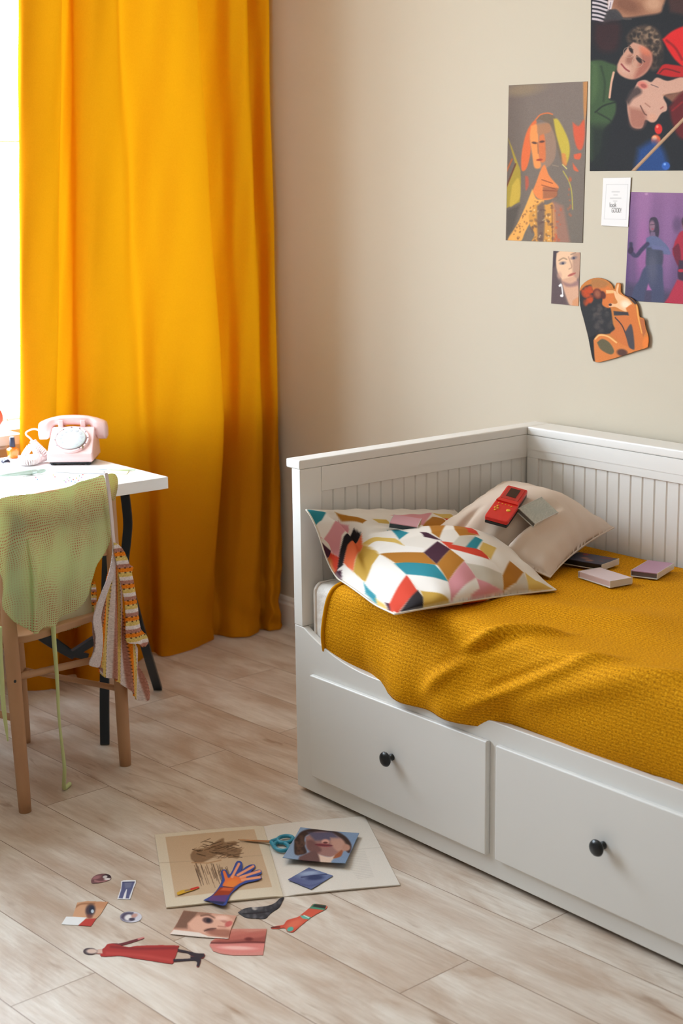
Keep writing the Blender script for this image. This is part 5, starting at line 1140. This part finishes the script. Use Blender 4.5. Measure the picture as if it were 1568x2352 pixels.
# cut-out figure photo
cut_ = [(697, 1055), (708, 1022), (735, 990), (790, 955), (860, 945), (925, 963), (972, 1003), (990, 1040), (998, 1025), (1010, 992), (1030, 985), (1050, 1000), (1050, 1060), (1076, 1092), (1135, 1112), (1185, 1160), (1202, 1215), (1213, 1275), (1248, 1288), (1262, 1360), (1287, 1440), (1284, 1510), (1268, 1535), (1150, 1572), (1000, 1622), (870, 1656), (830, 1652), (806, 1630), (770, 1450), (730, 1290), (702, 1180)]
sh = Sheet([(1322, 634), (1496, 634), (1496, 836), (1322, 836)], 220, 250, (150, 92, 44)); k = sh.ink; k.tf(1140, 380, 3.664)
k.poly(cut_, (192, 116, 54), 3); k.blob([(700, 1060), (760, 1010), (860, 1010), (900, 1120), (960, 1200), (980, 1330), (1000, 1400), (880, 1430), (800, 1480), (800, 1640), (770, 1450), (700, 1180)], (44, 44, 46), 12)
k.poly([(800, 1440), (835, 1420), (830, 1655), (806, 1630), (770, 1450)], (30, 32, 36), 8); k.mottle([(730, 1050), (800, 1020), (810, 1130), (745, 1170)], (190, 70, 28), 34, 22, 2, 0.7, 0.8); k.mottle([(800, 1150), (960, 1210), (970, 1380), (830, 1400)], (84, 74, 72), 30, 22, 12, 0.5, 0.9)
k.blob([(800, 1000), (860, 985), (930, 1010), (980, 1060), (990, 1110), (970, 1180), (940, 1200), (890, 1170), (890, 1100), (820, 1060)], (204, 112, 52), 10); k.blob([(800, 960), (870, 955), (940, 990), (900, 1030), (800, 1020)], (160, 110, 64), 20, 0.8)
k.ell(850, 1080, 38, 46, (104, 48, 36), -20, 0.3); k.ell(895, 1090, 24, 34, (86, 40, 34), -20, 0.4); k.ell(850, 1080, 24, 30, (146, 84, 60), -20, 0.8); k.poly([(920, 1048), (985, 1050), (990, 1075), (925, 1078)], (226, 176, 116), 6)
k.blob([(985, 1055), (1005, 1060), (1018, 1085), (1008, 1050), (1020, 1000), (1032, 1005), (1026, 1070), (1070, 1100), (1120, 1130), (1150, 1180), (1130, 1220), (1090, 1230), (1040, 1210), (1000, 1190), (950, 1190), (950, 1160), (1000, 1165), (1020, 1150), (1000, 1110)], (232, 180, 134), 6); k.ell(958, 1172, 14, 11, (70, 40, 40), 0, 0.5); k.ell(1090, 1170, 40, 30, (246, 222, 196), 20, 0.9, 0.8)
k.blob([(1090, 1200), (1150, 1170), (1190, 1260), (1210, 1370), (1240, 1450), (1230, 1530), (1170, 1570), (1120, 1470), (1140, 1380), (1120, 1290)], (202, 112, 52), 10); k.line([(1185, 1180), (1200, 1290), (1230, 1410)], 10, (234, 164, 80), 8, curve=True)
k.poly([(1080, 1090), (1130, 1112), (1190, 1160), (1170, 1170), (1120, 1120)], (56, 42, 40), 6); k.poly([(985, 1225), (1110, 1235), (1118, 1262), (990, 1262)], (58, 54, 58), 10)
k.blob([(1000, 1270), (1110, 1270), (1140, 1400), (1130, 1560), (1050, 1500), (960, 1420), (1000, 1370)], (198, 110, 56), 12); k.line([(1000, 1280), (1060, 1350), (1110, 1470), (1150, 1550)], 9, (50, 42, 46), 5, curve=True); k.blob([(1085, 1400), (1140, 1340), (1165, 1540), (1120, 1530)], (72, 66, 70), 12)
k.blob([(815, 1470), (860, 1420), (940, 1430), (1010, 1480), (1130, 1540), (1180, 1570), (1000, 1620), (870, 1656), (830, 1650)], (206, 120, 60), 10); k.line([(830, 1460), (870, 1428), (940, 1440), (1010, 1490)], 12, (238, 184, 118), 9, curve=True)
k.blob([(845, 1490), (890, 1460), (950, 1490), (990, 1560), (960, 1590), (880, 1550)], (96, 88, 64), 10); k.ell(1060, 1575, 46, 30, (86, 56, 48), 10, 0.5); k.ell(1265, 1490, 30, 60, (222, 120, 50), 10, 0.6); k.poly([(1210, 1290), (1248, 1290), (1262, 1400), (1240, 1440)], (176, 98, 54), 8); k.grain(3, 6)
cpts = np.vstack([cut_, cut_[:1]]); sh.cut([smoothline(cpts, 4)]); sh.ink.tf(0, 0, 1)
tag(sh.build('photo_cutout', wall(0.004), M_PHOTO, None, up=WN, lift=lambda a, b: 0.004*a*a, thick=0.001), 'cut out photo of an orange lit person wearing round sunglasses, stuck on the wall askew', 'photo')

# ================================================================== magazine spread on the floor
mag = thing('magazine', tuple(map(float, on_z(630, 1985, 0))), 'open art magazine lying flat on the floor by the bed', 'magazine')
def page_l(a, b): return 0.0042+0.0020*np.sin(np.clip((a-0.1)/0.9, 0, 1)*math.pi)*0.6-0.0024*np.exp(-((1-a)/0.05)**2)+0.0012*np.exp(-((b-0.47)/0.02)**2)*0.5
def page_r(a, b): return 0.0036+0.0022*np.sin(np.clip(a, 0, 1)*math.pi)*0.6-0.0022*np.exp(-(a/0.06)**2)-0.0018*np.clip(a-0.6, 0, 1)+0.0010*np.exp(-((b-0.62+0.08*a)/0.02)**2)
FLO = lambda u, v: on_z(u, v, 0.0)
sh = Sheet([(355, 1920), (605, 1899), (651, 2061), (382, 2088)], 250, 190, (214, 200, 178)); k = sh.ink; k.tf(330, 1840, 2.5705)
k.poly([(128, 222), (652, 176), (758, 518), (186, 580)], (196, 168, 138), 4); k.grad((100, 200), (760, 560), (190, 165, 136), (202, 174, 142), 0.0)
k.line([(85, 375), (300, 365), (700, 330)], 4, (170, 146, 120), 5, 0.6)
k.blob([(275, 330), (300, 300), (380, 285), (430, 250), (470, 232), (480, 255), (540, 250), (545, 270), (500, 285), (575, 295), (570, 320), (555, 350), (500, 340), (440, 330), (400, 350), (330, 380), (285, 360)], (112, 82, 58), 10, 0.75)
R_ = random.Random(5)
for i in range(70):
    x0, y0 = R_.uniform(280, 540), R_.uniform(250, 350); a_ = R_.uniform(-0.6, 0.3); L_ = R_.uniform(20, 70); k.line([(x0, y0), (x0+L_*math.cos(a_), y0+L_*math.sin(a_))], R_.uniform(2, 5), R_.choice([(58, 40, 28), (84, 58, 40), (150, 116, 86)]), 3, 0.8)
for i in range(46):
    x0 = R_.uniform(300, 500); y0 = 375+R_.uniform(-10, 50)+(x0-300)*0.12; L_ = R_.uniform(30, 110); k.line([(x0, y0), (x0+L_*0.35, y0+L_)], R_.uniform(2, 4), R_.choice([(66, 46, 34), (92, 66, 48)]), 2.5, 0.8)
k.line([(285, 375), (380, 380), (455, 362)], 7, (170, 132, 96), 4); k.grain(2, 2)
sh.build('left_page', FLO, M_PAPER, mag, lift=page_l, thick=0.0034)
sh = Sheet([(605, 1899), (838, 1877), (919, 2035), (651, 2061)], 230, 190, (216, 208, 198)); k = sh.ink; k.tf(330, 1840, 2.5705)
for i in range(17): k.line([(1222-70+i*7, 318+i*9.5), (1305+i*3.4, 306+i*9.3)], 2.6, (188, 180, 172), 3, 0.75)
for i in range(12): k.line([(880+i*7, 440+i*8), (900+i*6, 440+i*8)], 2.4, (196, 186, 176), 3, 0.5)
k.line([(1215, 300), (1410, 278)], 3, (184, 176, 166), 5, 0.6); k.line([(700, 150), (830, 565)], 10, (186, 172, 154), 14, 0.5); k.grain(2, 3)
sh.build('right_page', FLO, M_PAPER, mag, lift=page_r, thick=0.0030)
def on_mag(h): return lambda u, v: on_z(u, v, 0.0058+h)

# scissors
sc_ = thing('scissors', tuple(map(float, on_z(620, 1937, 0.007))), 'blue handled scissors lying across the open magazine', 'scissors')
M_BLADE = mat('steel_blade_brown_reflection', (196, 160, 128), 0.28, metallic=0.85); M_TEALH = mat('teal_blue_handle', (44, 138, 164), 0.35)  # brownish reflection is put into the blade's own colour
def t7(*p): return np.array([on_z(x/2.5705+330, y/2.5705+1840, 0.0072) for x, y in p])
pv = t7((748, 244))[0]; tip = t7((556, 229))[0]; tp2 = t7((566, 236))[0]
def blade(tp, w, z, nm):
    d = tp-pv; L_ = np.linalg.norm(d); d = d/L_; s_ = np.array([-d[1], d[0], 0])
    P = [pv+d*-0.012-s_*w*0.5, pv+d*-0.012+s_*w*0.5, pv+d*L_*0.5+s_*w*0.42, tp+s_*0.0004, tp-s_*0.0004, pv+d*L_*0.5-s_*w*0.35]
    P = [p+np.array([0, 0, z]) for p in P]; bevel(MB().prism(P, (0, 0, 0.0016)).build('blade', M_BLADE, sc_), 0.0004)
blade(tip, 0.0095, 0.0, 'a'); blade(tp2, 0.0085, 0.0018, 'b')
MB().lathe([(0.0030, 0), (0.0030, 0.0048), (0.0022, 0.0055), (0.0002, 0.0055)], 14, tuple(pv+np.array([0, 0, 0.0]))).build('pivot_screw', M_BLADE, sc_, smooth=True)
for cx, cy, rx, ry, ang, z in ((836, 237, 46, 20, -6, 0.0058), (812, 277, 45, 24, 12, 0.0050)):
    L_ = []
    for t in np.linspace(0, 2*math.pi, 40):
        x, y = rx*math.cos(t), ry*math.sin(t); a_ = math.radians(ang); L_.append((cx+x*math.cos(a_)-y*math.sin(a_), cy+x*math.sin(a_)+y*math.cos(a_)))
    P = t7(*L_); P[:, 2] = 0.0062+z; stem_ = t7((cx-rx*0.9, cy), (752, 250)); stem_[:, 2] = 0.0062+z
    MB().tube(P, 0.0048, 12, cap=False).tube(np.array([stem_[0]*(1-q)+stem_[1]*q for q in np.linspace(0, 1, 6)]), np.linspace(0.0056, 0.0048, 6), 12).build('handle', M_TEALH, sc_, smooth=True)

def paper(name, corners, tf, nu, nv, base, paint, cut, place, label, cat='paper cutout', lift=None, group=None, thick=0.0006, material=None, crisp=False):
    sh = Sheet([(np.array(c)/tf[2]+np.array(tf[:2])) for c in corners], nu, nv, base); sh.ink.tf(*tf); paint(sh.ink)
    if cut: sh.cut([p if crisp else smoothline(np.vstack([p, p[:1]]), 4) for p in cut])
    sh.ink.tf(0, 0, 1)
    return tag(sh.build(name, place, material or M_PHOTO, None, lift=lift, thick=thick), label, cat, group)
T7 = (330, 1840, 2.5705); T8 = (120, 1960, 2.3758)
def p_port(k):
    k.grad((900, 170), (1200, 390), (138, 158, 184), (118, 138, 166))
    k.blob([(890, 240), (930, 190), (1000, 170), (1120, 180), (1190, 215), (1225, 270), (1215, 320), (1190, 300), (1160, 230), (1060, 190), (960, 210), (950, 270), (960, 320), (900, 335), (888, 300)], (56, 38, 34), 10); k.mottle([(890, 250), (950, 200), (950, 320), (900, 330)], (96, 66, 54), 24, 12, 3, 0.6, 0.8)
    k.blob([(955, 220), (1010, 188), (1100, 190), (1160, 225), (1190, 280), (1160, 330), (1100, 345), (1020, 325), (965, 290)], (150, 110, 104), 10); k.poly([(965, 190), (1110, 186), (1165, 232), (1010, 240)], (74, 76, 104), 16, 0.8); k.blob([(960, 240), (1000, 240), (1050, 300), (1000, 320), (965, 290)], (104, 70, 68), 16, 0.8)
    k.blob([(1100, 220), (1170, 230), (1200, 290), (1150, 310), (1110, 270)], (190, 146, 128), 14, 0.8); k.ell(1072, 246, 22, 16, (206, 152, 138), 0, 0.6); k.ell(1072, 252, 14, 6, (96, 50, 50), 0, 0.6); k.ell(1062, 268, 50, 10, (132, 62, 68), 4, 0.5); k.line([(1014, 266), (1110, 270)], 4, (84, 36, 44), 4); k.ell(1195, 285, 24, 22, (176, 130, 112), 20, 0.5)
    k.blob([(1010, 320), (1100, 345), (1160, 310), (1110, 370), (1100, 385), (1020, 380)], (214, 186, 168), 10); k.blob([(920, 345), (1010, 305), (1040, 370), (1020, 385), (920, 378)], (104, 74, 72), 12); k.blob([(1130, 330), (1170, 300), (1165, 340), (1120, 355)], (150, 84, 54), 10); k.grain(3, 2)
paper('photo_print', [(925, 163), (1271, 197), (1190, 390), (820, 357)], T7, 190, 120, (130, 150, 176), p_port, None, on_mag(0.004), 'square photo of an upside down face on pale blue, lying on the magazine', 'photo', lift=lambda a, b: 0.004+0.006*b*b-0.002*np.sin(a*3.1), thick=0.0012)
def p_dia(k):
    k.grad((860, 460), (1110, 440), (86, 92, 132), (104, 116, 152)); k.ell(985, 436, 80, 22, (126, 140, 172), 0, 0.9); k.ell(1010, 452, 52, 14, (52, 62, 100), -4, 0.7); k.line([(930, 450), (1000, 440), (1080, 432)], 6, (50, 56, 92), 7, curve=True); k.ell(975, 425, 50, 10, (150, 164, 192), -6, 0.9); k.line([(900, 480), (980, 500), (1050, 480)], 6, (70, 76, 116), 9, 0.7, curve=True); k.grain(3, 3)
paper('paper_cutout', [(845, 390), (1122, 390), (1122, 524), (845, 524)], T7, 150, 90, (92, 98, 138), p_dia, [[(975, 391), (1119, 440), (988, 521), (849, 463)]], on_mag(0.0012), 'blue diamond shaped scrap showing a closed eye, on the magazine page', crisp=True)
hand = [(350, 588), (400, 560), (430, 528), (452, 492), (462, 460), (454, 425), (470, 406), (488, 412), (500, 436), (516, 424), (534, 385), (546, 362), (562, 354), (580, 366), (584, 392), (577, 410), (606, 388), (634, 376), (656, 378), (656, 396), (634, 420), (676, 406), (694, 412), (694, 430), (668, 444), (692, 442), (694, 458), (668, 472), (612, 484), (574, 500), (544, 524), (512, 556), (496, 594), (484, 616), (462, 620), (420, 608), (380, 594)]
def p_hand(k):
    k.poly(hand, (54, 74, 142), 2); O1, O2 = (224, 112, 60), (230, 150, 112)
    k.blob([(470, 425), (484, 424), (500, 456), (524, 440), (560, 450), (600, 440), (600, 470), (560, 492), (520, 512), (466, 504), (480, 466)], O1, 6)
    for a_, b_2 in (((522, 450), (562, 374)), ((555, 440), (646, 388)), ((572, 452), (684, 416)), ((580, 468), (684, 452))): k.line([a_, b_2], 15, O2, 5)
    k.line([(488, 470), (474, 420)], 15, O1, 5); k.ell(520, 490, 40, 22, (228, 128, 60), -20, 0.8); k.line([(470, 508), (525, 514)], 5, (60, 36, 60), 3); k.poly([(452, 512), (538, 516), (500, 560), (404, 566)], (150, 58, 34), 8); k.poly([(470, 512), (530, 516), (510, 534), (450, 530)], (204, 92, 50), 8)
    k.poly([(404, 562), (502, 556), (480, 600), (376, 590)], (96, 64, 116), 8); k.poly([(370, 590), (480, 598), (466, 614), (420, 606)], (40, 44, 78), 6)
paper('paper_cutout', [(345, 345), (700, 345), (700, 625), (345, 625)], T7, 240, 190, (54, 74, 142), p_hand, [hand], on_mag(0.0014), 'orange hand cutout with a blue outline, lying over the magazine edge', lift=lambda a, b: 0.0012+0.0*a)
def p_br(k):
    k.poly([(190, 535), (250, 518), (255, 538), (205, 556)], (206, 160, 54), 3); k.line([(245, 530), (280, 520)], 9, (150, 120, 96), 3); k.line([(280, 521), (322, 508)], 11, (196, 50, 50), 3)
paper('paper_cutout', [(188, 498), (328, 498), (328, 558), (188, 558)], T7, 110, 50, (206, 160, 54), p_br, [[(195, 540), (222, 526), (246, 522), (280, 514), (318, 503), (325, 512), (286, 528), (246, 540), (208, 553), (197, 550)]], on_mag(0.0012), 'tiny yellow and red paintbrush cutout on the magazine page')

# ------------------------------------------------------------------ cutouts on the floor
FL = lambda u, v: on_z(u, v, 0.0012)
def p_lip(k):
    k.ell(250, 138, 40, 18, (112, 74, 78), -12, 0.6); k.ell(240, 132, 24, 9, (160, 112, 116), -14, 0.9); k.line([(232, 150), (270, 156), (300, 146)], 8, (168, 120, 122), 6, curve=True); k.ell(298, 126, 24, 13, (58, 44, 50), -6, 0.5); k.ell(288, 128, 13, 7, (206, 198, 196), -10, 0.5); k.ell(300, 140, 18, 6, (222, 214, 212), 0, 0.6)
paper('paper_cutout', [(205, 105), (325, 105), (325, 168), (205, 168)], T8, 110, 60, (120, 86, 88), p_lip, [[(211, 150), (216, 136), (232, 122), (258, 112), (292, 110), (318, 122), (320, 140), (300, 150), (262, 160), (226, 164), (214, 160)]], FL, 'small dark plum scrap above the jeans cutout on the floor')
jeans = [(374, 152), (392, 146), (456, 145), (458, 160), (446, 186), (432, 230), (424, 252), (354, 250), (362, 225), (374, 190)]
def p_jean(k):
    k.poly([(382, 156), (450, 154), (438, 190), (422, 230), (418, 246), (398, 246), (402, 214), (404, 196), (394, 216), (384, 246), (362, 244), (376, 200)], (92, 96, 134), 3); k.poly([(394, 158), (436, 156), (428, 186), (398, 190)], (122, 126, 152), 8, 0.8); k.line([(384, 158), (448, 156)], 5, (66, 70, 106), 3); k.poly([(404, 196), (408, 196), (400, 246), (384, 246)], (232, 232, 236), 3)
paper('paper_cutout', [(350, 140), (462, 140), (462, 256), (350, 256)], T8, 100, 100, (226, 226, 230), p_jean, [jeans], FL, 'blue jeans cutout with a white border on the floor', crisp=True)
def p_eye(k):
    k.poly([(104, 345), (135, 262), (310, 262), (262, 345), (235, 364), (120, 360)], (206, 158, 124), 4); k.ell(250, 280, 60, 20, (190, 134, 98), 0, 0.9, 0.7); k.line([(122, 296), (160, 276), (230, 274)], 8, (156, 106, 74), 9, curve=True); k.ell(208, 310, 26, 34, (74, 60, 66), 16, 0.5); k.ell(214, 308, 14, 20, (44, 50, 70), 16, 0.5); k.ell(219, 316, 8, 10, (196, 206, 216), 0, 0.5); k.ell(204, 344, 16, 12, (120, 70, 62), 0, 0.7, 0.8)
    k.poly([(48, 388), (76, 343), (188, 350), (142, 394)], (230, 230, 230), 3); k.poly([(138, 396), (182, 358), (240, 355), (212, 400)], (186, 66, 58), 3)
paper('paper_cutout', [(44, 258), (312, 258), (312, 402), (44, 402)], T8, 200, 120, (206, 158, 124), p_eye, [[(49, 387), (76, 344), (110, 345), (136, 268), (190, 260), (306, 264), (264, 332), (240, 356), (211, 398), (141, 393)]], FL, 'scrap of a photo with one eye, a white strip and a red corner', crisp=True)
def p_se(k):
    k.ell(428, 347, 60, 31, (206, 204, 214), 0, 0.2); k.ell(410, 345, 40, 26, (96, 90, 112), 0, 0.5); k.ell(416, 350, 22, 16, (226, 222, 222), -12, 0.5); k.ell(434, 360, 16, 8, (66, 60, 78), 0, 0.6); k.ell(448, 340, 18, 10, (196, 150, 138), -20, 0.7); k.line([(380, 350), (400, 330), (440, 325)], 7, (84, 78, 98), 5, curve=True)
t_ = np.linspace(0, 2*math.pi, 30, endpoint=False)
paper('paper_cutout', [(364, 312), (494, 312), (494, 382), (364, 382)], T8, 100, 60, (206, 204, 214), p_se, [[(429+60*math.cos(a), 347+31*math.sin(a)) for a in t_]], FL, 'small oval eye cutout on the floor between the jeans and the red dress cutouts')
def p_face(k):
    k.poly([(640, 440), (680, 380), (715, 310), (1008, 338), (975, 412), (960, 468), (800, 456)], (204, 152, 130), 3); k.poly([(672, 392), (715, 310), (800, 318), (770, 356), (740, 380), (735, 410), (666, 408)], (116, 84, 70), 14, 0.9); k.poly([(800, 316), (870, 326), (860, 340), (790, 336)], (150, 110, 92), 12, 0.8)
    k.blob([(740, 385), (790, 345), (900, 340), (980, 360), (975, 410), (920, 440), (850, 440), (770, 420)], (220, 170, 148), 14); k.ell(848, 366, 28, 16, (92, 66, 66), 10, 0.5); k.ell(852, 366, 12, 10, (44, 40, 50), 0, 0.5); k.line([(812, 340), (850, 336), (886, 352)], 9, (130, 92, 78), 8, curve=True); k.ell(862, 418, 30, 9, (126, 84, 74), -4, 0.9); k.line([(830, 424), (860, 412), (892, 410)], 5, (84, 54, 50), 5, curve=True); k.line([(905, 398), (945, 402)], 5, (176, 118, 102), 8)
    k.ell(940, 372, 26, 8, (192, 132, 116), 20, 0.8); k.ell(962, 385, 22, 14, (196, 100, 94), -30, 0.5); k.ell(925, 352, 34, 12, (234, 190, 172), 0, 0.9); k.blob([(840, 432), (900, 414), (968, 420), (960, 455), (880, 448)], (150, 92, 76), 14, 0.8); k.poly([(640, 442), (662, 416), (800, 432), (850, 452), (960, 462), (950, 472), (780, 458)], (228, 214, 204), 5); k.grain(3, 2)
paper('photo_print', [(636, 306), (1012, 306), (1012, 474), (636, 474)], T8, 240, 120, (204, 152, 130), p_face, [[(641, 440), (680, 380), (716, 311), (860, 325), (1006, 340), (976, 410), (962, 467), (800, 456)]], lambda u, v: on_z(u, v, 0.0026), 'torn photo of a face lying sideways, overlapping the lips photo', 'photo', crisp=True)
def p_lips(k):
    k.grad((1000, 410), (1000, 555), (196, 130, 114), (206, 134, 124)); k.blob([(866, 480), (940, 462), (1040, 440), (1168, 430), (1168, 490), (1040, 494), (930, 492)], (150, 78, 70), 14); k.blob([(870, 470), (1000, 424), (1090, 430), (1168, 420), (1168, 450), (1060, 466), (960, 476)], (186, 104, 92), 12, 0.8); k.line([(860, 488), (960, 490), (1060, 484), (1165, 486)], 7, (96, 42, 42), 6, curve=True)
    k.blob([(858, 500), (960, 494), (1160, 494), (1152, 530), (1040, 546), (930, 540)], (212, 128, 120), 12); k.ell(1010, 516, 90, 10, (236, 180, 170), 2, 0.9); k.ell(1072, 468, 22, 10, (110, 48, 46), 0, 0.8); k.grain(3, 3)
paper('photo_print', [(852, 404), (1176, 404), (1176, 562), (852, 562)], T8, 210, 110, (200, 130, 116), p_lips, [[(857, 500), (866, 480), (890, 464), (960, 446), (978, 411), (1171, 410), (1150, 556), (990, 557), (920, 548), (878, 534)]], FL, 'photo of parted pink lips lying partly under the face photo', 'photo', crisp=True)
shoe = [(1012, 322), (1040, 304), (1075, 294), (1120, 292), (1180, 284), (1220, 266), (1240, 246), (1264, 240), (1256, 262), (1236, 296), (1200, 320), (1180, 338), (1160, 356), (1110, 356), (1060, 352), (1030, 336)]
def p_shoe(k): k.grad((1010, 320), (1260, 250), (66, 66, 70), (44, 44, 50)); k.ell(1105, 298, 16, 12, (176, 168, 162), 0, 0.6); k.mottle(shoe, (104, 102, 106), 30, 12, 2, 0.5, 0.9); k.line([(1040, 330), (1110, 326), (1180, 318)], 5, (30, 30, 36), 5, curve=True)
paper('paper_cutout', [(1005, 234), (1268, 234), (1268, 362), (1005, 362)], T8, 190, 110, (60, 60, 66), p_shoe, [shoe], FL, 'dark grey feather shaped cutout beside the magazine corner')
arm = [(1190, 402), (1230, 394), (1262, 388), (1282, 364), (1340, 346), (1372, 322), (1404, 296), (1428, 274), (1495, 284), (1492, 304), (1440, 332), (1400, 358), (1366, 386), (1340, 408), (1312, 430), (1282, 426), (1268, 408), (1220, 412), (1196, 410)]
def p_arm(k):
    k.grad((1200, 400), (1480, 290), (196, 78, 62), (206, 92, 70)); k.ell(1320, 385, 50, 20, (216, 108, 84), -25, 0.9); k.poly([(1350, 340), (1380, 338), (1412, 350), (1398, 360), (1366, 356)], (96, 176, 158), 4); k.poly([(1400, 300), (1428, 274), (1495, 284), (1486, 310)], (72, 140, 112), 5); k.poly([(1418, 290), (1432, 278), (1494, 286), (1488, 302)], (48, 46, 44), 5); k.line([(1195, 404), (1240, 402)], 7, (66, 40, 40), 4); k.ell(1298, 414, 18, 12, (86, 168, 150), -20, 0.4); k.line([(1372, 338), (1400, 352)], 4, (230, 236, 226), 3)
paper('paper_cutout', [(1184, 268), (1500, 268), (1500, 436), (1184, 436)], T8, 210, 130, (200, 84, 66), p_arm, [arm], FL, 'red forearm cutout with green cuff and bracelet on the floor')
dress = [(266, 526), (284, 514), (300, 496), (330, 490), (366, 492), (372, 502), (420, 510), (460, 504), (560, 500), (684, 502), (688, 514), (672, 566), (660, 598), (640, 602), (560, 590), (430, 570), (370, 560), (268, 562)]
armL = [(320, 492), (370, 490), (430, 474), (480, 460), (500, 456), (500, 464), (470, 476), (420, 492), (376, 502)]
leg1 = [(684, 520), (740, 532), (790, 544), (828, 546), (832, 562), (812, 574), (760, 560), (740, 546), (684, 536)]
leg2 = [(660, 576), (750, 572), (752, 562), (800, 566), (812, 578), (800, 618), (786, 616), (788, 590), (752, 586), (660, 592)]
t2_ = np.linspace(0, 2*math.pi, 24, endpoint=False); head = [(206+38*math.cos(a), 534+19*math.sin(a)) for a in t2_]; neck = [(236, 526), (272, 524), (274, 546), (236, 546)]
def p_dress(k):
    k.poly(dress, (166, 54, 50), 4); k.line([(320, 510), (470, 520), (680, 516)], 14, (126, 40, 42), 12, 0.8, curve=True); k.line([(300, 545), (480, 556), (650, 584)], 16, (190, 76, 68), 14, 0.7, curve=True); k.poly(armL, (104, 50, 56), 4); k.line([(470, 468), (500, 458)], 9, (206, 130, 126), 4); k.poly(leg1, (52, 44, 50), 3); k.poly(leg2, (48, 42, 50), 3); k.poly([(690, 538), (740, 548), (740, 570), (682, 574)], (216, 210, 206), 4, 0.6)
    k.poly(neck, (206, 172, 156), 4); k.ell(206, 534, 40, 21, (76, 66, 70), 0, 0.3); k.ell(216, 534, 30, 13, (210, 182, 168), 0, 0.5)
paper('paper_cutout', [(164, 450), (838, 450), (838, 624), (164, 624)], T8, 420, 130, (170, 60, 56), p_dress, [dress, armL, leg1, leg2, head, neck], FL, 'cutout of a person in a long red dress lying sideways on the floor')
SC.view_settings.view_transform = 'Standard'; SC.view_settings.look = 'None'; SC.view_settings.gamma = 1.0
SC.view_settings.use_curve_mapping = False; SC.view_settings.exposure = EXPOSURE
SC.cycles.max_bounces = 9; SC.cycles.diffuse_bounces = 6; SC.cycles.use_adaptive_sampling = True; SC.cycles.adaptive_threshold = 0.025; SC.cycles.transmission_bounces = 6; SC.cycles.transparent_max_bounces = 12
SC.cycles.sample_clamp_indirect = 8.0; SC.cycles.caustics_reflective = False; SC.cycles.caustics_refractive = False
SC.cycles.use_denoising = True
